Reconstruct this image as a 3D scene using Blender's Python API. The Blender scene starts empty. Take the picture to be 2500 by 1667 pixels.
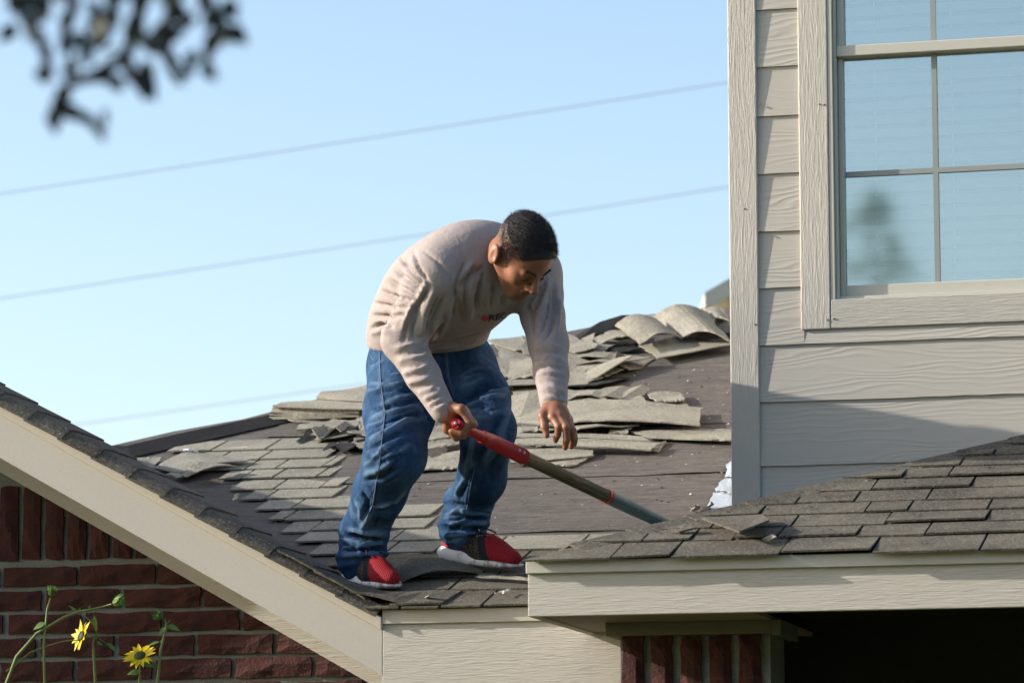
import bpy, math, random
import numpy as np
from mathutils import Vector, Matrix
from mathutils.bvhtree import BVHTree
random.seed(7); rng = np.random.default_rng(7)
R = math.radians
SC = bpy.context.scene
COL = SC.collection

# ------------------------------------------------------------------ camera, sky, sun
PITCH = math.atan2(2200 - 833.5, 9000.0)
CAMZ = 1.6
cd = bpy.data.cameras.new('camera'); cam = bpy.data.objects.new('camera', cd); COL.objects.link(cam)
cam.location = (0, 0, CAMZ); cam.rotation_euler = (math.pi / 2 + PITCH, 0, 0)
cd.sensor_width = 36; cd.lens = 129.6; cd.clip_end = 3000; cd.clip_start = 0.1
cd.dof.use_dof = True; cd.dof.focus_distance = 11.9; cd.dof.aperture_fstop = 5.6; cd.dof.aperture_blades = 9
SC.camera = cam
TH = R(14.5)                                     # the house is turned by this angle
SUNL = Vector((3.3, 0.78, -1.33)).normalized()     # light direction in house coordinates
SUNW = (Matrix.Rotation(-TH, 3, 'Z') @ SUNL).normalized()
w = bpy.data.worlds.new('World'); SC.world = w; w.use_nodes = True
nt = w.node_tree; bg = nt.nodes['Background']
sky = nt.nodes.new('ShaderNodeTexSky'); sky.sky_type = 'NISHITA'; sky.sun_disc = False
sky.sun_elevation = math.asin(-SUNW.z); sky.sun_rotation = math.atan2(-SUNW.x, -SUNW.y)
sky.altitude = 100; sky.air_density = 1.0; sky.dust_density = 1.9; sky.ozone_density = 1.0
nt.links.new(sky.outputs[0], bg.inputs[0]); bg.inputs[1].default_value = 0.112
sl = bpy.data.lights.new('sun', 'SUN'); sl.energy = 2.9; sl.angle = R(0.5); sl.color = (1.0, 0.93, 0.85)
so = bpy.data.objects.new('sun', sl); COL.objects.link(so)
so.rotation_euler = SUNW.to_track_quat('-Z', 'Y').to_euler(); so.location = (-20, 0, 20)
vs = SC.view_settings; vs.view_transform = 'Standard'; vs.look = 'None'; vs.gamma = 1; vs.use_curve_mapping = False
vs.exposure = 1.30

# ------------------------------------------------------------------ frames of reference
K = 1.0629
cp, sp = math.cos(PITCH), math.sin(PITCH)
CAM = np.array([0, 0, CAMZ])
def ray(x, y):
    u = (x * K - 1250) / 9000; v = (833.5 - y * K) / 9000
    return np.array([u, cp - v * sp, sp + v * cp])
def at(x, y, Y):
    r = ray(x, y); return CAM + r * (Y / r[1])
AX = np.array([math.cos(TH), -math.sin(TH), 0]); AY = np.array([math.sin(TH), math.cos(TH), 0]); AZ = np.array([0, 0, 1.0])
ORG = at(880, 1395, 11.6)
def loc(P):
    d = np.asarray(P) - ORG; return np.array([d @ AX, d @ AY, d[2]])
def wor(l): return ORG + l[0] * AX + l[1] * AY + l[2] * AZ
def onplane(x, y, n, d=0.0):
    r = ray(x, y); N = n[0] * AX + n[1] * AY + n[2] * AZ
    return loc(CAM + r * ((d - (CAM - ORG) @ N) / (r @ N)))
PT = 0.36                                        # roof pitch
def roof(x, y, h=0.0): return onplane(x, y, (0, -PT, 1), h)
def vert(x, y, yl): return onplane(x, y, (0, 1, 0), yl)
HOUSEM = Matrix.Translation(Vector(ORG)) @ Matrix.Rotation(-TH, 4, 'Z')

# ------------------------------------------------------------------ object helpers
def tag(o, label=None, cat=None, group=None, kind=None):
    for k, v in (('label', label), ('category', cat), ('group', group), ('kind', kind)):
        if v: o[k] = v
    return o
def empty(name, loc=(0, 0, 0), parent=None):
    o = bpy.data.objects.new(name, None); COL.objects.link(o); o.location = loc; o.empty_display_size = .1
    if parent: o.parent = parent
    return o
def mesh(name, V, F, mat, parent=None, smooth=False):
    me = bpy.data.meshes.new(name)
    me.from_pydata([tuple(map(float, v)) for v in V], [], [tuple(f) for f in F]); me.update()
    if mat: me.materials.append(mat)
    if smooth: me.polygons.foreach_set('use_smooth', [True] * len(me.polygons))
    o = bpy.data.objects.new(name, me); COL.objects.link(o)
    if parent: o.parent = parent
    return o
class MB:
    """collects simple solids into one mesh"""
    def __init__(s): s.V = []; s.F = []
    def add(s, V, F):
        b = len(s.V); s.V += [tuple(map(float, v)) for v in V]; s.F += [tuple(i + b for i in f) for f in F]; return s
    def box(s, x0, x1, y0, y1, z0, z1):
        return s.hexa([(x0, y0, z0), (x1, y0, z0), (x1, y1, z0), (x0, y1, z0)], [(x0, y0, z1), (x1, y0, z1), (x1, y1, z1), (x0, y1, z1)])
    def hexa(s, A, B):
        n = len(A)
        F = [tuple(range(n))[::-1], tuple(range(n, 2 * n))] + [(i, (i + 1) % n, n + (i + 1) % n, n + i) for i in range(n)]
        return s.add(list(A) + list(B), F)
    def tube(s, P, rad, n=10, cap=True, flat=None):
        P = [np.array(p, float) for p in P]; m = len(P)
        if not hasattr(rad, '__len__'): rad = [rad] * m
        V = []; F = []; up = None
        for i in range(m):
            t = P[min(i + 1, m - 1)] - P[max(i - 1, 0)]; t = t / (np.linalg.norm(t) + 1e-9)
            if up is None:
                up = np.array([0, 0, 1.0]) if abs(t[2]) < .9 else np.array([1.0, 0, 0])
            a = np.cross(t, up); a /= np.linalg.norm(a); b = np.cross(a, t); up = b
            for k in range(n):
                q = 2 * math.pi * k / n
                V.append(P[i] + rad[i] * (math.cos(q) * a + math.sin(q) * b))
        for i in range(m - 1):
            for k in range(n):
                F.append((i * n + k, i * n + (k + 1) % n, (i + 1) * n + (k + 1) % n, (i + 1) * n + k))
        if cap: F += [tuple(range(n)), tuple(range((m - 1) * n, m * n))[::-1]]
        return s.add(V, F)
    def ball(s, c, r, n=8, m=6):
        c = np.array(c, float); r = np.ones(3) * r if not hasattr(r, '__len__') else np.array(r)
        V = [c + r * np.array([0, 0, 1])]; F = []
        for i in range(1, m):
            a = math.pi * i / m
            for k in range(n):
                q = 2 * math.pi * k / n; V.append(c + r * np.array([math.sin(a) * math.cos(q), math.sin(a) * math.sin(q), math.cos(a)]))
        V.append(c - r * np.array([0, 0, 1])); L = len(V) - 1
        for k in range(n):
            F.append((0, 1 + k, 1 + (k + 1) % n)); F.append((L, L - n + (k + 1) % n, L - n + k))
        for i in range(m - 2):
            for k in range(n):
                F.append((1 + i * n + k, 1 + (i + 1) * n + k, 1 + (i + 1) * n + (k + 1) % n, 1 + i * n + (k + 1) % n))
        return s.add(V, F)
    def build(s, name, mat, parent=None, smooth=False, bevel=0):
        o = mesh(name, s.V, s.F, mat, parent, smooth)
        if bevel:
            m = o.modifiers.new('b', 'BEVEL'); m.width = bevel; m.segments = 2; m.limit_method = 'ANGLE'
        return o

# ------------------------------------------------------------------ materials
class N:
    """tiny node-graph helper"""
    def __init__(s, name):
        s.m = bpy.data.materials.new(name); s.m.use_nodes = True; s.t = s.m.node_tree
        s.b = s.t.nodes['Principled BSDF']
    def n(s, typ, **kw):
        x = s.t.nodes.new('ShaderNode' + typ)
        for k, v in kw.items():
            if k in x.inputs: x.inputs[k].default_value = v
            else: setattr(x, k, v)
        return x
    def l(s, a, b): s.t.links.new(a, b)
    def coord(s, scale=(1, 1, 1), rot=(0, 0, 0), kind='Object'):
        tc = s.n('TexCoord'); mp = s.n('Mapping'); mp.inputs['Scale'].default_value = scale; mp.inputs['Rotation'].default_value = rot
        s.l(tc.outputs[kind], mp.inputs[0]); return mp.outputs[0]
    def noise(s, co, scale, detail=4, rough=.55, dist=0):
        x = s.n('TexNoise', Scale=scale, Detail=detail, Roughness=rough, Distortion=dist); s.l(co, x.inputs['Vector']); return x.outputs['Fac']
    def ramp(s, fac, stops):
        x = s.n('ValToRGB'); e = x.color_ramp.elements
        while len(e) < len(stops): e.new(.5)
        for i, (p, c) in enumerate(stops): e[i].position = p; e[i].color = (*c, 1) if len(c) == 3 else c
        s.l(fac, x.inputs[0]); return x.outputs[0]
    def mix(s, fac, a, b, mode='MIX'):
        x = s.n('Mix', data_type='RGBA', blend_type=mode)
        for i, v in ((0, fac), (6, a), (7, b)):
            if isinstance(v, (int, float)): x.inputs[i].default_value = v
            elif isinstance(v, tuple): x.inputs[i].default_value = (*v, 1)
            else: s.l(v, x.inputs[i])
        return x.outputs[2]
    def math(s, op, a, b=0.0, c=0.0):
        x = s.n('Math', operation=op)
        for i, v in enumerate((a, b, c)):
            if isinstance(v, (int, float)): x.inputs[i].default_value = v
            else: s.l(v, x.inputs[i])
        return x.outputs[0]
    def bump(s, h, strength=.5, dist=.01, prev=None):
        x = s.n('Bump', Strength=strength, Distance=dist); s.l(h, x.inputs['Height'])
        if prev is not None: s.l(prev, x.inputs['Normal'])
        return x.outputs[0]
    def out(s, color=None, rough=.7, normal=None, spec=.3, **kw):
        if isinstance(color, tuple): s.b.inputs['Base Color'].default_value = (*color, 1)
        elif color is not None: s.l(color, s.b.inputs['Base Color'])
        if isinstance(rough, (int, float)): s.b.inputs['Roughness'].default_value = rough
        else: s.l(rough, s.b.inputs['Roughness'])
        s.b.inputs['Specular IOR Level'].default_value = spec
        if normal is not None: s.l(normal, s.b.inputs['Normal'])
        for k, v in kw.items(): s.b.inputs[k].default_value = v
        return s.m

def painted_wood(name, axis, col=(.50, .468, .405), amp=1.0):
    g = N(name)
    sc = {'x': (1.2, 8, 16), 'z': (16, 8, 1.2)}[axis]
    co = g.coord(sc)
    n1 = g.noise(co, 5.5, 6, .62, .6)
    n2 = g.noise(g.coord({'x': (5, 30, 60), 'z': (60, 30, 5)}[axis]), 3, 4, .6, .8)
    ridge = g.math('SUBTRACT', 1.0, g.math('MULTIPLY', g.math('ABSOLUTE', g.math('SUBTRACT', n1, .5)), 5.0))
    h = g.math('ADD', g.math('MULTIPLY', g.math('MAXIMUM', ridge, 0.0), -.55), g.math('MULTIPLY', n2, .9))
    h = g.math('ADD', h, g.math('MULTIPLY', g.noise(g.coord((90, 90, 90)), 3, 2), .12))
    big = g.noise(g.coord((1, 1, 1)), 2.3, 5)
    c = g.mix(g.math('MULTIPLY', big, .30), col, (col[0] * .82, col[1] * .82, col[2] * .80))
    c = g.mix(g.math('MULTIPLY', g.ramp(n1, [(.3, (1, 1, 1)), (.55, (0, 0, 0))]), .18), c, (col[0] * .72, col[1] * .72, col[2] * .70))
    return g.out(c, .62, g.bump(h, .50 * amp, .005), .25)
def siding_mat(name, col=(.475, .442, .382)):
    g = N(name)
    oi = g.n('ObjectInfo')
    tc = g.n('TexCoord'); mp = g.n('Mapping'); mp.inputs['Scale'].default_value = (1, 1, 1)
    off = g.n('CombineXYZ'); g.l(g.math('MULTIPLY', oi.outputs['Random'], 31.0), off.inputs[0]); g.l(g.math('MULTIPLY', oi.outputs['Random'], 17.0), off.inputs[2])
    g.l(tc.outputs['Object'], mp.inputs[0]); g.l(off.outputs[0], mp.inputs['Location'])
    def sc(s):
        m = g.n('Mapping'); m.inputs['Scale'].default_value = s; g.l(mp.outputs[0], m.inputs[0]); return m.outputs[0]
    warp = g.noise(sc((1.1, 1, 5)), 1.6, 2, .5)
    cz = g.n('SeparateXYZ'); g.l(mp.outputs[0], cz.inputs[0])
    ph = g.math('ADD', g.math('MULTIPLY', cz.outputs[2], 300.0), g.math('MULTIPLY', warp, 62.0))
    line = g.math('POWER', g.math('ADD', g.math('MULTIPLY', g.math('SINE', ph), .5), .5), 2.0)
    msk = g.ramp(g.noise(sc((.8, 1, 6)), 1.4, 2), [(.36, (.1, .1, .1)), (.62, (1, 1, 1))])
    h = g.math('ADD', g.math('MULTIPLY', g.math('MULTIPLY', line, msk), .75), g.math('MULTIPLY', g.noise(sc((2, 8, 40)), 5, 4), .35))
    big = g.noise(sc((.6, 1, 1.5)), 2.3, 5)
    c = g.mix(g.math('MULTIPLY', big, .3), col, (col[0] * .80, col[1] * .80, col[2] * .79))
    return g.out(c, .6, g.bump(h, .32, .004), .25)
M_TRIMX = painted_wood('trim_paint_horizontal', 'x')
M_TRIMZ = painted_wood('trim_paint_vertical', 'z')
M_SIDE = siding_mat('siding_paint')
def flat_paint(name, col, grain=260, amp=.25, var=.12, rough=.6):
    g = N(name); co = g.coord()
    n = g.noise(co, grain, 2, .6); b = g.noise(co, 3, 5)
    f = g.math('ADD', g.math('MULTIPLY', g.ramp(n, [(.35, (0, 0, 0)), (.65, (1, 1, 1))]), var), g.math('MULTIPLY', b, .15))
    c = g.mix(f, col, tuple(v * .6 for v in col))
    return g.out(c, rough, g.bump(n, amp, .003), .25)
M_RAKE = flat_paint('rake_board_paint', (.49, .458, .395), 300, .16, .22)
M_DRIP = flat_paint('drip_edge_paint', (.52, .47, .38), 30, .06, .08, .42)
M_DRIPG = flat_paint('porch_drip_paint', (.50, .48, .42), 30, .06, .08, .42)
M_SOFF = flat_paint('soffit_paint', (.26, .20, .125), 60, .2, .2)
M_VINYL = flat_paint('window_vinyl', (.54, .52, .44), 40, .05, .05, .4)
M_DARK = flat_paint('porch_shade_paint', (.018, .019, .013), 20, .2, .3)  # near-black colour stands in for the deep shade inside the porch

def shingle_mat(name, base, tint2, dust, dustcol=(.42, .39, .31), speck=.5):
    g = N(name); co = g.coord(); oi = g.n('ObjectInfo')
    v = g.n('TexVoronoi', Scale=170.0); g.l(co, v.inputs['Vector'])
    gr = g.n('SeparateColor'); g.l(v.outputs['Color'], gr.inputs[0])
    n = g.noise(co, 60, 3, .7); b = g.noise(co, 9, 6, .7)
    c = g.mix(g.ramp(b, [(.35, (0, 0, 0)), (.65, (1, 1, 1))]), base, tint2)
    c = g.mix(g.math('MULTIPLY', oi.outputs['Random'], .7), c, tuple(x * .62 for x in base))
    c = g.mix(g.ramp(gr.outputs[0], [(.0, (speck,) * 3), (.45, (0, 0, 0))]), c, tuple(x * .25 for x in base))
    c = g.mix(g.ramp(gr.outputs[1], [(.78, (0, 0, 0)), (1.0, (speck,) * 3)]), c, tuple(min(.8, x * 2.4) for x in base))
    d = g.math('MULTIPLY', g.ramp(g.noise(co, 3.1, 6, .65), [(.35, (0, 0, 0)), (.7, (1, 1, 1))]), dust)
    c = g.mix(d, c, dustcol)
    h = g.math('ADD', g.math('MULTIPLY', gr.outputs[0], .6), g.math('MULTIPLY', n, .6))
    return g.out(c, .9, g.bump(h, .75, .004), .2)
M_SH = shingle_mat('asphalt_shingle', (.076, .068, .055), (.112, .098, .076), .30, (.30, .27, .20), .85)
M_SHD = shingle_mat('asphalt_shingle_dusty', (.19, .18, .148), (.27, .255, .205), .45, (.40, .38, .31), .5)
M_SHB = shingle_mat('shingle_backing', (.022, .022, .024), (.03, .03, .032), .1, (.1, .09, .08), .3)
def underlay():
    g = N('roof_underlayment'); co = g.coord((1, 1, 1)); st = g.coord((1.2, 9, 9)); st2 = g.coord((2, 40, 40))
    b = g.noise(st, 3, 6, .65, .4); f = g.noise(st2, 4, 4, .6); s = g.noise(co, 90, 3, .7)
    c = g.mix(g.ramp(b, [(.3, (0, 0, 0)), (.7, (1, 1, 1))]), (.062, .055, .051), (.125, .111, .099))
    c = g.mix(g.math('MULTIPLY', g.ramp(f, [(.5, (0, 0, 0)), (.75, (1, 1, 1))]), .55), c, (.20, .18, .145))
    c = g.mix(g.math('MULTIPLY', g.ramp(g.noise(g.coord((1.5, 22, 22)), 3, 5, .7), [(.55, (0, 0, 0)), (.68, (1, 1, 1))]), .5), c, (.032, .027, .028))
    c = g.mix(g.ramp(s, [(.66, (0, 0, 0)), (.72, (.7, .7, .7))]), c, (.45, .41, .34))
    lump = g.noise(g.coord((3, 7, 7)), 6, 5, .7)
    c = g.mix(g.math('MULTIPLY', g.ramp(lump, [(.45, (0, 0, 0)), (.65, (1, 1, 1))]), .4), c, (.17, .15, .125))
    h = g.math('ADD', g.math('ADD', b, g.math('MULTIPLY', lump, 1.5)), g.math('MULTIPLY', f, .5))
    return g.out(c, .85, g.bump(h, .8, .010), .25)
M_UND = underlay()
def brick_mat():
    g = N('brick_clay'); co = g.coord(); oi = g.n('ObjectInfo')
    b = g.noise(co, 14, 5, .65); f = g.noise(co, 90, 4, .7)
    c = g.mix(oi.outputs['Random'], (.060, .014, .011), (.085, .024, .017))
    c = g.mix(g.ramp(b, [(.35, (0, 0, 0)), (.7, (1, 1, 1))]), c, (.030, .011, .011))
    c = g.mix(g.ramp(f, [(.62, (0, 0, 0)), (.75, (.6, .6, .6))]), c, (.17, .07, .04))
    return g.out(c, .85, g.bump(g.math('ADD', b, g.math('MULTIPLY', f, .7)), .9, .008), .3)
M_BRICK = brick_mat()
M_MORT = flat_paint('mortar', (.20, .205, .18), 120, .8, .5, .9)
def brickwall_far():
    g = N('brick_wall_below'); x = g.n('TexBrick'); x.inputs['Color1'].default_value = (.085, .024, .017, 1); x.inputs['Color2'].default_value = (.05, .014, .011, 1)
    x.inputs['Mortar'].default_value = (.20, .205, .18, 1); x.inputs['Brick Width'].default_value = 1.112; x.inputs['Row Height'].default_value = .318; x.inputs['Scale'].default_value = 4.0; x.inputs['Mortar Size'].default_value = .03
    g.l(g.coord((1, 1, 1), (R(90), 0, 0)), x.inputs[0]); return g.out(x.outputs[0], .9)
M_BWALL = brickwall_far()

# ------------------------------------------------------------------ ground
def ground_mat():
    g = N('lawn'); co = g.coord(); n = g.noise(co, .6, 6); f = g.noise(co, 40, 3)
    c = g.mix(n, (.045, .075, .02), (.09, .10, .04)); c = g.mix(g.math('MULTIPLY', f, .5), c, (.12, .11, .05)); return g.out(c, .95, g.bump(f, .6, .03))
gr = mesh('ground', [(-400, -400, 0), (400, -400, 0), (400, 400, 0), (-400, 400, 0)], [(0, 1, 2, 3)], ground_mat()); tag(gr, kind='structure')

# unseen trees added behind the camera to block low sky light; the window mirrors them
def blob(c, r, rr, n=20, m=12):
    V = []; F = []; ph = [rr.uniform(0, 6) for _ in range(6)]
    for i in range(m + 1):
        a = math.pi * i / m
        for k in range(n):
            q = 2 * math.pi * k / n; d = np.array([math.sin(a) * math.cos(q), math.sin(a) * math.sin(q), math.cos(a)])
            f = 1 + .16 * math.sin(5 * q + ph[0] + 3 * a) * math.sin(a) + .14 * math.sin(9 * a + ph[1]) * math.sin(3 * q + ph[2]) + rr.uniform(-.07, .07)
            V.append(c + d * r * f)
    for i in range(m):
        for k in range(n): F.append((i * n + k, i * n + (k + 1) % n, (i + 1) * n + (k + 1) % n, (i + 1) * n + k))
    return V, F
g = N('far_foliage'); n_ = g.noise(g.coord(), 1.6, 6, .75); M_FAR = g.out(g.mix(g.ramp(n_, [(.4, (0, 0, 0)), (.62, (1, 1, 1))]), (.05, .085, .03), (.13, .18, .065)), .9, g.bump(n_, 1.0, .3))
mb = MB(); rr = random.Random(4)
for i in range(46):
    x = -34 + i * 1.75 + rr.uniform(-.6, .6); hgt = rr.uniform(6.2, 8.9)
    for zc in (hgt * .25, hgt * .55, hgt * .82):
        V, F = blob(np.array([x + rr.uniform(-.6, .6), -16 + rr.uniform(-2, 2), zc]), np.array([2.0, 1.6, hgt * .24]) * rr.uniform(.75, 1.15), rr, 14, 9); mb.add(V, F)
tl = mb.build('added_treeline', M_FAR, None, True); tag(tl, kind='stuff')
# ------------------------------------------------------------------ the house
house = empty('house'); house.matrix_world = HOUSEM
tag(house, 'beige sided house with brick gable and roof half stripped of shingles', 'house')
GZ = -ORG[2]                                       # ground in house coordinates
GS = 0.558                                         # slope of the rake
XA = -2.15                                         # gable ridge
def rk(x): return -GS * x - .008                          # rake height above the corner
# --- main roof deck (underlayment)
hipL = [roof(150, 1060), roof(265, 1021), roof(400, 990), roof(560, 962), roof(700, 925), roof(840, 884), roof(985, 838), roof(1130, 790), roof(1300, 762), roof(1480, 728), roof(1600, 714)]
XR = 1.02
def rp(x, y, h=0): return (x, y, PT * y + h)
ytop = hipL[-1][1]
deck = [rp(0, 0), rp(3.2, 0), rp(3.2, ytop + .1)] + [rp(q[0], q[1]) for q in hipL[::-1]] + [rp(-2.2, 2.0), rp(-1.9, 1.9)]
mb = MB(); mb.hexa([(x, y, z - .03) for x, y, z in deck], deck)
main_roof = mb.build('main_roof', M_UND, house)
# laps of the felt sheets
for yy in (.86, 1.62, 2.40, 3.18):
    xl_ = -1.0 * min(1.2, yy * .5); V = []; n_ = 40; rr = random.Random(int(yy * 100))
    xs_ = [xl_ + (3.1 - xl_) * i / n_ for i in range(n_ + 1)]
    for x_ in xs_: V += [rp(x_, yy + rr.uniform(-.006, .006), .003 + .004 * max(0, math.sin(x_ * 9 + yy * 5))), rp(x_, yy + .5, .0012)]
    if yy < 3: mesh('felt_sheet', V, [(2 * i, 2 * i + 2, 2 * i + 3, 2 * i + 1) for i in range(n_)], M_UND, main_roof)
# the two roof planes behind the hip
mb = MB()
for a, b in zip(hipL[:-1], hipL[1:]):
    A = rp(a[0], a[1], -.004); B = rp(b[0], b[1], -.004)
    mb.add([A, B, (B[0] - 2.6, B[1] + 1.6, B[2] - 1.6), (A[0] - 2.6, A[1] + 1.6, A[2] - 1.6)], [(0, 1, 2, 3)])
e = hipL[-1]
mb.add([rp(e[0], e[1], -.004), rp(3.2, e[1] + .1, -.004), (3.2, e[1] + 3, e[2] - 1.1), (e[0], e[1] + 3, e[2] - 1.1)], [(0, 1, 2, 3)])
mb.build('rear_roof_plane', M_SH, house)
# gable roof plane (right and left slopes)
mb = MB()
zz = lambda x, y=0: rk(x) - .022 - .1 * y        # the gable ridge falls slightly towards the back
yv = -XA * GS / (PT + .1)
mb.add([(0, -.02, -.022), (XA, -.02, zz(XA)), (XA, yv, zz(XA, yv))], [(0, 1, 2)])
mb.add([(XA, -.02, zz(XA)), (2 * XA, -.02, -.022), (2 * XA, 3, -.3), (XA, 3, zz(XA, 3))], [(0, 1, 2, 3)])
mb.build('gable_roof', M_SH, house)

# --- shingles laid in courses
def slab(P, thick, sag=0, nrm=(0, -PT, 1), nx=1):
    """shingle piece from 4 top corners (front-left, front-right, back-right, back-left)"""
    n = np.array(nrm, float); n /= np.linalg.norm(n)
    P = [np.array(p, float) for p in P]; V = []; F = []
    for i in range(nx + 1):
        t = i / nx; f = P[0] * (1 - t) + P[1] * t; b = P[3] * (1 - t) + P[2] * t
        k = 4 * t * (1 - t) * sag
        f = f + n * k
        V += [f, b, f - n * thick, b - n * thick]
    for i in range(nx):
        a = 4 * i; c = a + 4
        F += [(a, c, c + 1, a + 1), (a + 2, a + 3, c + 3, c + 2), (a, a + 2, c + 2, c), (a + 1, c + 1, c + 3, a + 3)]
    F += [(0, 1, 3, 2), (4 * nx, 4 * nx + 2, 4 * nx + 3, 4 * nx + 1)]
    return V, F
def shingle(V, F, mat, parent): return mesh('shingle', V, F, mat, parent)
EX = .155
def course(y0, x0, x1, mat, parent, plane, ex=EX, wmin=.13, wmax=.34, lift=.010, skew=0.0, th=.006):
    x = x0 - random.uniform(0, .1)
    while x < x1:
        wd = random.uniform(wmin, wmax); xa, xb = max(x, x0), min(x + wd, x1)
        if xb - xa > .03:
            j = random.uniform(-.004, .004) - (.04 if y0 == 0 else 0); k = random.uniform(0, .004)
            hl = lift + random.uniform(-.002, .002); g = .005
            V, F = slab([plane(xa + g, y0 + j, hl + k), plane(xb - g, y0 + j + random.uniform(-.004, .004), hl + k),
                         plane(xb - g, y0 + ex + .05, .003), plane(xa + g, y0 + ex + .05, .003)], th)
            shingle(V, F, mat, parent)
        x += wd
pm = lambda x, y, h: rp(x, y, h)
# right limit of what is still nailed on, course by course (from the front)
lims = [(0.00, 3.0), (.155, 3.0), (.31, 3.0), (.465, 3.0)]
def xl(yD_pts, y):
    ys = [p[1] for p in yD_pts]; xs = [p[0] for p in yD_pts]; return float(np.interp(y, ys, xs))
edge_pts = sorted([tuple(roof(*q)[:2]) for q in [(1045, 1225), (960, 1180), (885, 1165), (812, 1150), (757, 1128), (765, 1056)]], key=lambda p: p[1])
y = 0.0; k = 0
Y_ROW = roof(1100, 1230)[1]
while y < 2.2:
    left = -y * PT / GS - .05 if y < 1.9 else -y * .7
    if y < Y_ROW - .1: right = 3.0
    else: right = xl(edge_pts, y) + random.uniform(-.06, .06)
    if right > left:
        mt = M_SH if y < .6 else M_SHD
        course(y, left, right, mt, main_roof, pm, wmin=.12, wmax=.30, lift=.012)
    y += EX; k += 1
# shingles along the rake: their ends droop over the gable edge
mb_ = None
s = 0.0; L = abs(2 * XA)
x = -.02
while x > -1.75:
    xn = x - .118
    z0, z1 = rk(x), rk(xn)
    h = .012
    # profile: top surface from y=.25 to the edge, then bends down over the drip edge
    prof = [(.30, h), (.05, h), (.0, h - .004), (-.022, h - .022), (-.032, h - .038)]
    V = []; F = []
    nx_, nz_ = GS / math.hypot(GS, 1), 1 / math.hypot(GS, 1)
    for (px_, hh) in ((x + .012, .008), (xn, .002)):
        for (py, ph) in prof:
            V.append((px_ + nx_ * (ph + hh), py + random.uniform(-.002, .002), rk(px_) + nz_ * (ph + hh) - .012))
    n_ = len(prof)
    for i in range(n_ - 1): F.append((i, i + 1, n_ + i + 1, n_ + i))
    o = shingle(V, F, M_SH, main_roof)
    so_ = o.modifiers.new('s', 'SOLIDIFY'); so_.thickness = .007; so_.offset = -1
    x = xn
# corner pieces where rake, valley and eave meet (turned courses)
for i, (x0_, x1_) in enumerate([(-.34, -.17), (-.22, -.05), (-.10, .08), (.03, .2)]):
    z0_, z1_ = max(rk(x0_), 0) + .006, max(rk(x1_), 0) + .010
    V, F = slab([(x0_, -.036, z0_), (x1_, -.036, z1_), (x1_ + .02, .14, max(z1_, PT * .14 + .012)), (x0_ - .0, .16, max(z0_, PT * .16 + .012))], .007, sag=.004, nx=4)
    shingle(V, F, M_SH, main_roof)

# --- torn shingles still hanging on the roof, from their corners in the view
def torn(px, h, mat, parent=None, thick=.0042, nx=9, ny=5, bow=0.0, name='shingle', curl=0.0, seed=0, yoff=0.0):
    """px: four corners (left-top, right-top, right-bottom, left-bottom); h: height of each above the deck"""
    if not hasattr(h, '__len__'): h = [h] * 4
    P = [roof(q[0], q[1], hh) for q, hh in zip(px, h)]
    nrm = np.array([0, -PT, 1]); nrm = nrm / np.linalg.norm(nrm); r = random.Random(seed + len(px) + int(px[0][0]))
    a, b = r.uniform(0, 6), r.uniform(0, 6); V = []
    for j in range(ny + 1):
        v = j / ny
        for i in range(nx + 1):
            u = i / nx
            p = (P[0] * (1 - u) + P[1] * u) * (1 - v) + (P[3] * (1 - u) + P[2] * u) * v
            dz = bow * math.sin(math.pi * u) + curl * (v ** 2) + .003 * math.sin(6 * u + a) * math.cos(4 * v + b)
            edge = .016 * (r.random() - .5)
            V.append(p + nrm * dz + np.array([edge if i in (0, nx) else 0, edge if j in (0, ny) else 0, 0]))
    F = [(j * (nx + 1) + i, j * (nx + 1) + i + 1, (j + 1) * (nx + 1) + i + 1, (j + 1) * (nx + 1) + i) for j in range(ny) for i in range(nx)]
    F = [f[::-1] for f in F]
    o = mesh(name, V, F, mat, parent)
    m = o.modifiers.new('s', 'SOLIDIFY'); m.thickness = thick; m.offset = -1
    return o
def q2(*p): return [(1129 + x * .24, 658.6 + y * .24) for x, y in p]      # corners measured on the ridge
def q7(*p): return [(282.2 + x * .24, 846.7 + y * .24) for x, y in p]     # corners measured on the left
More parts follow.
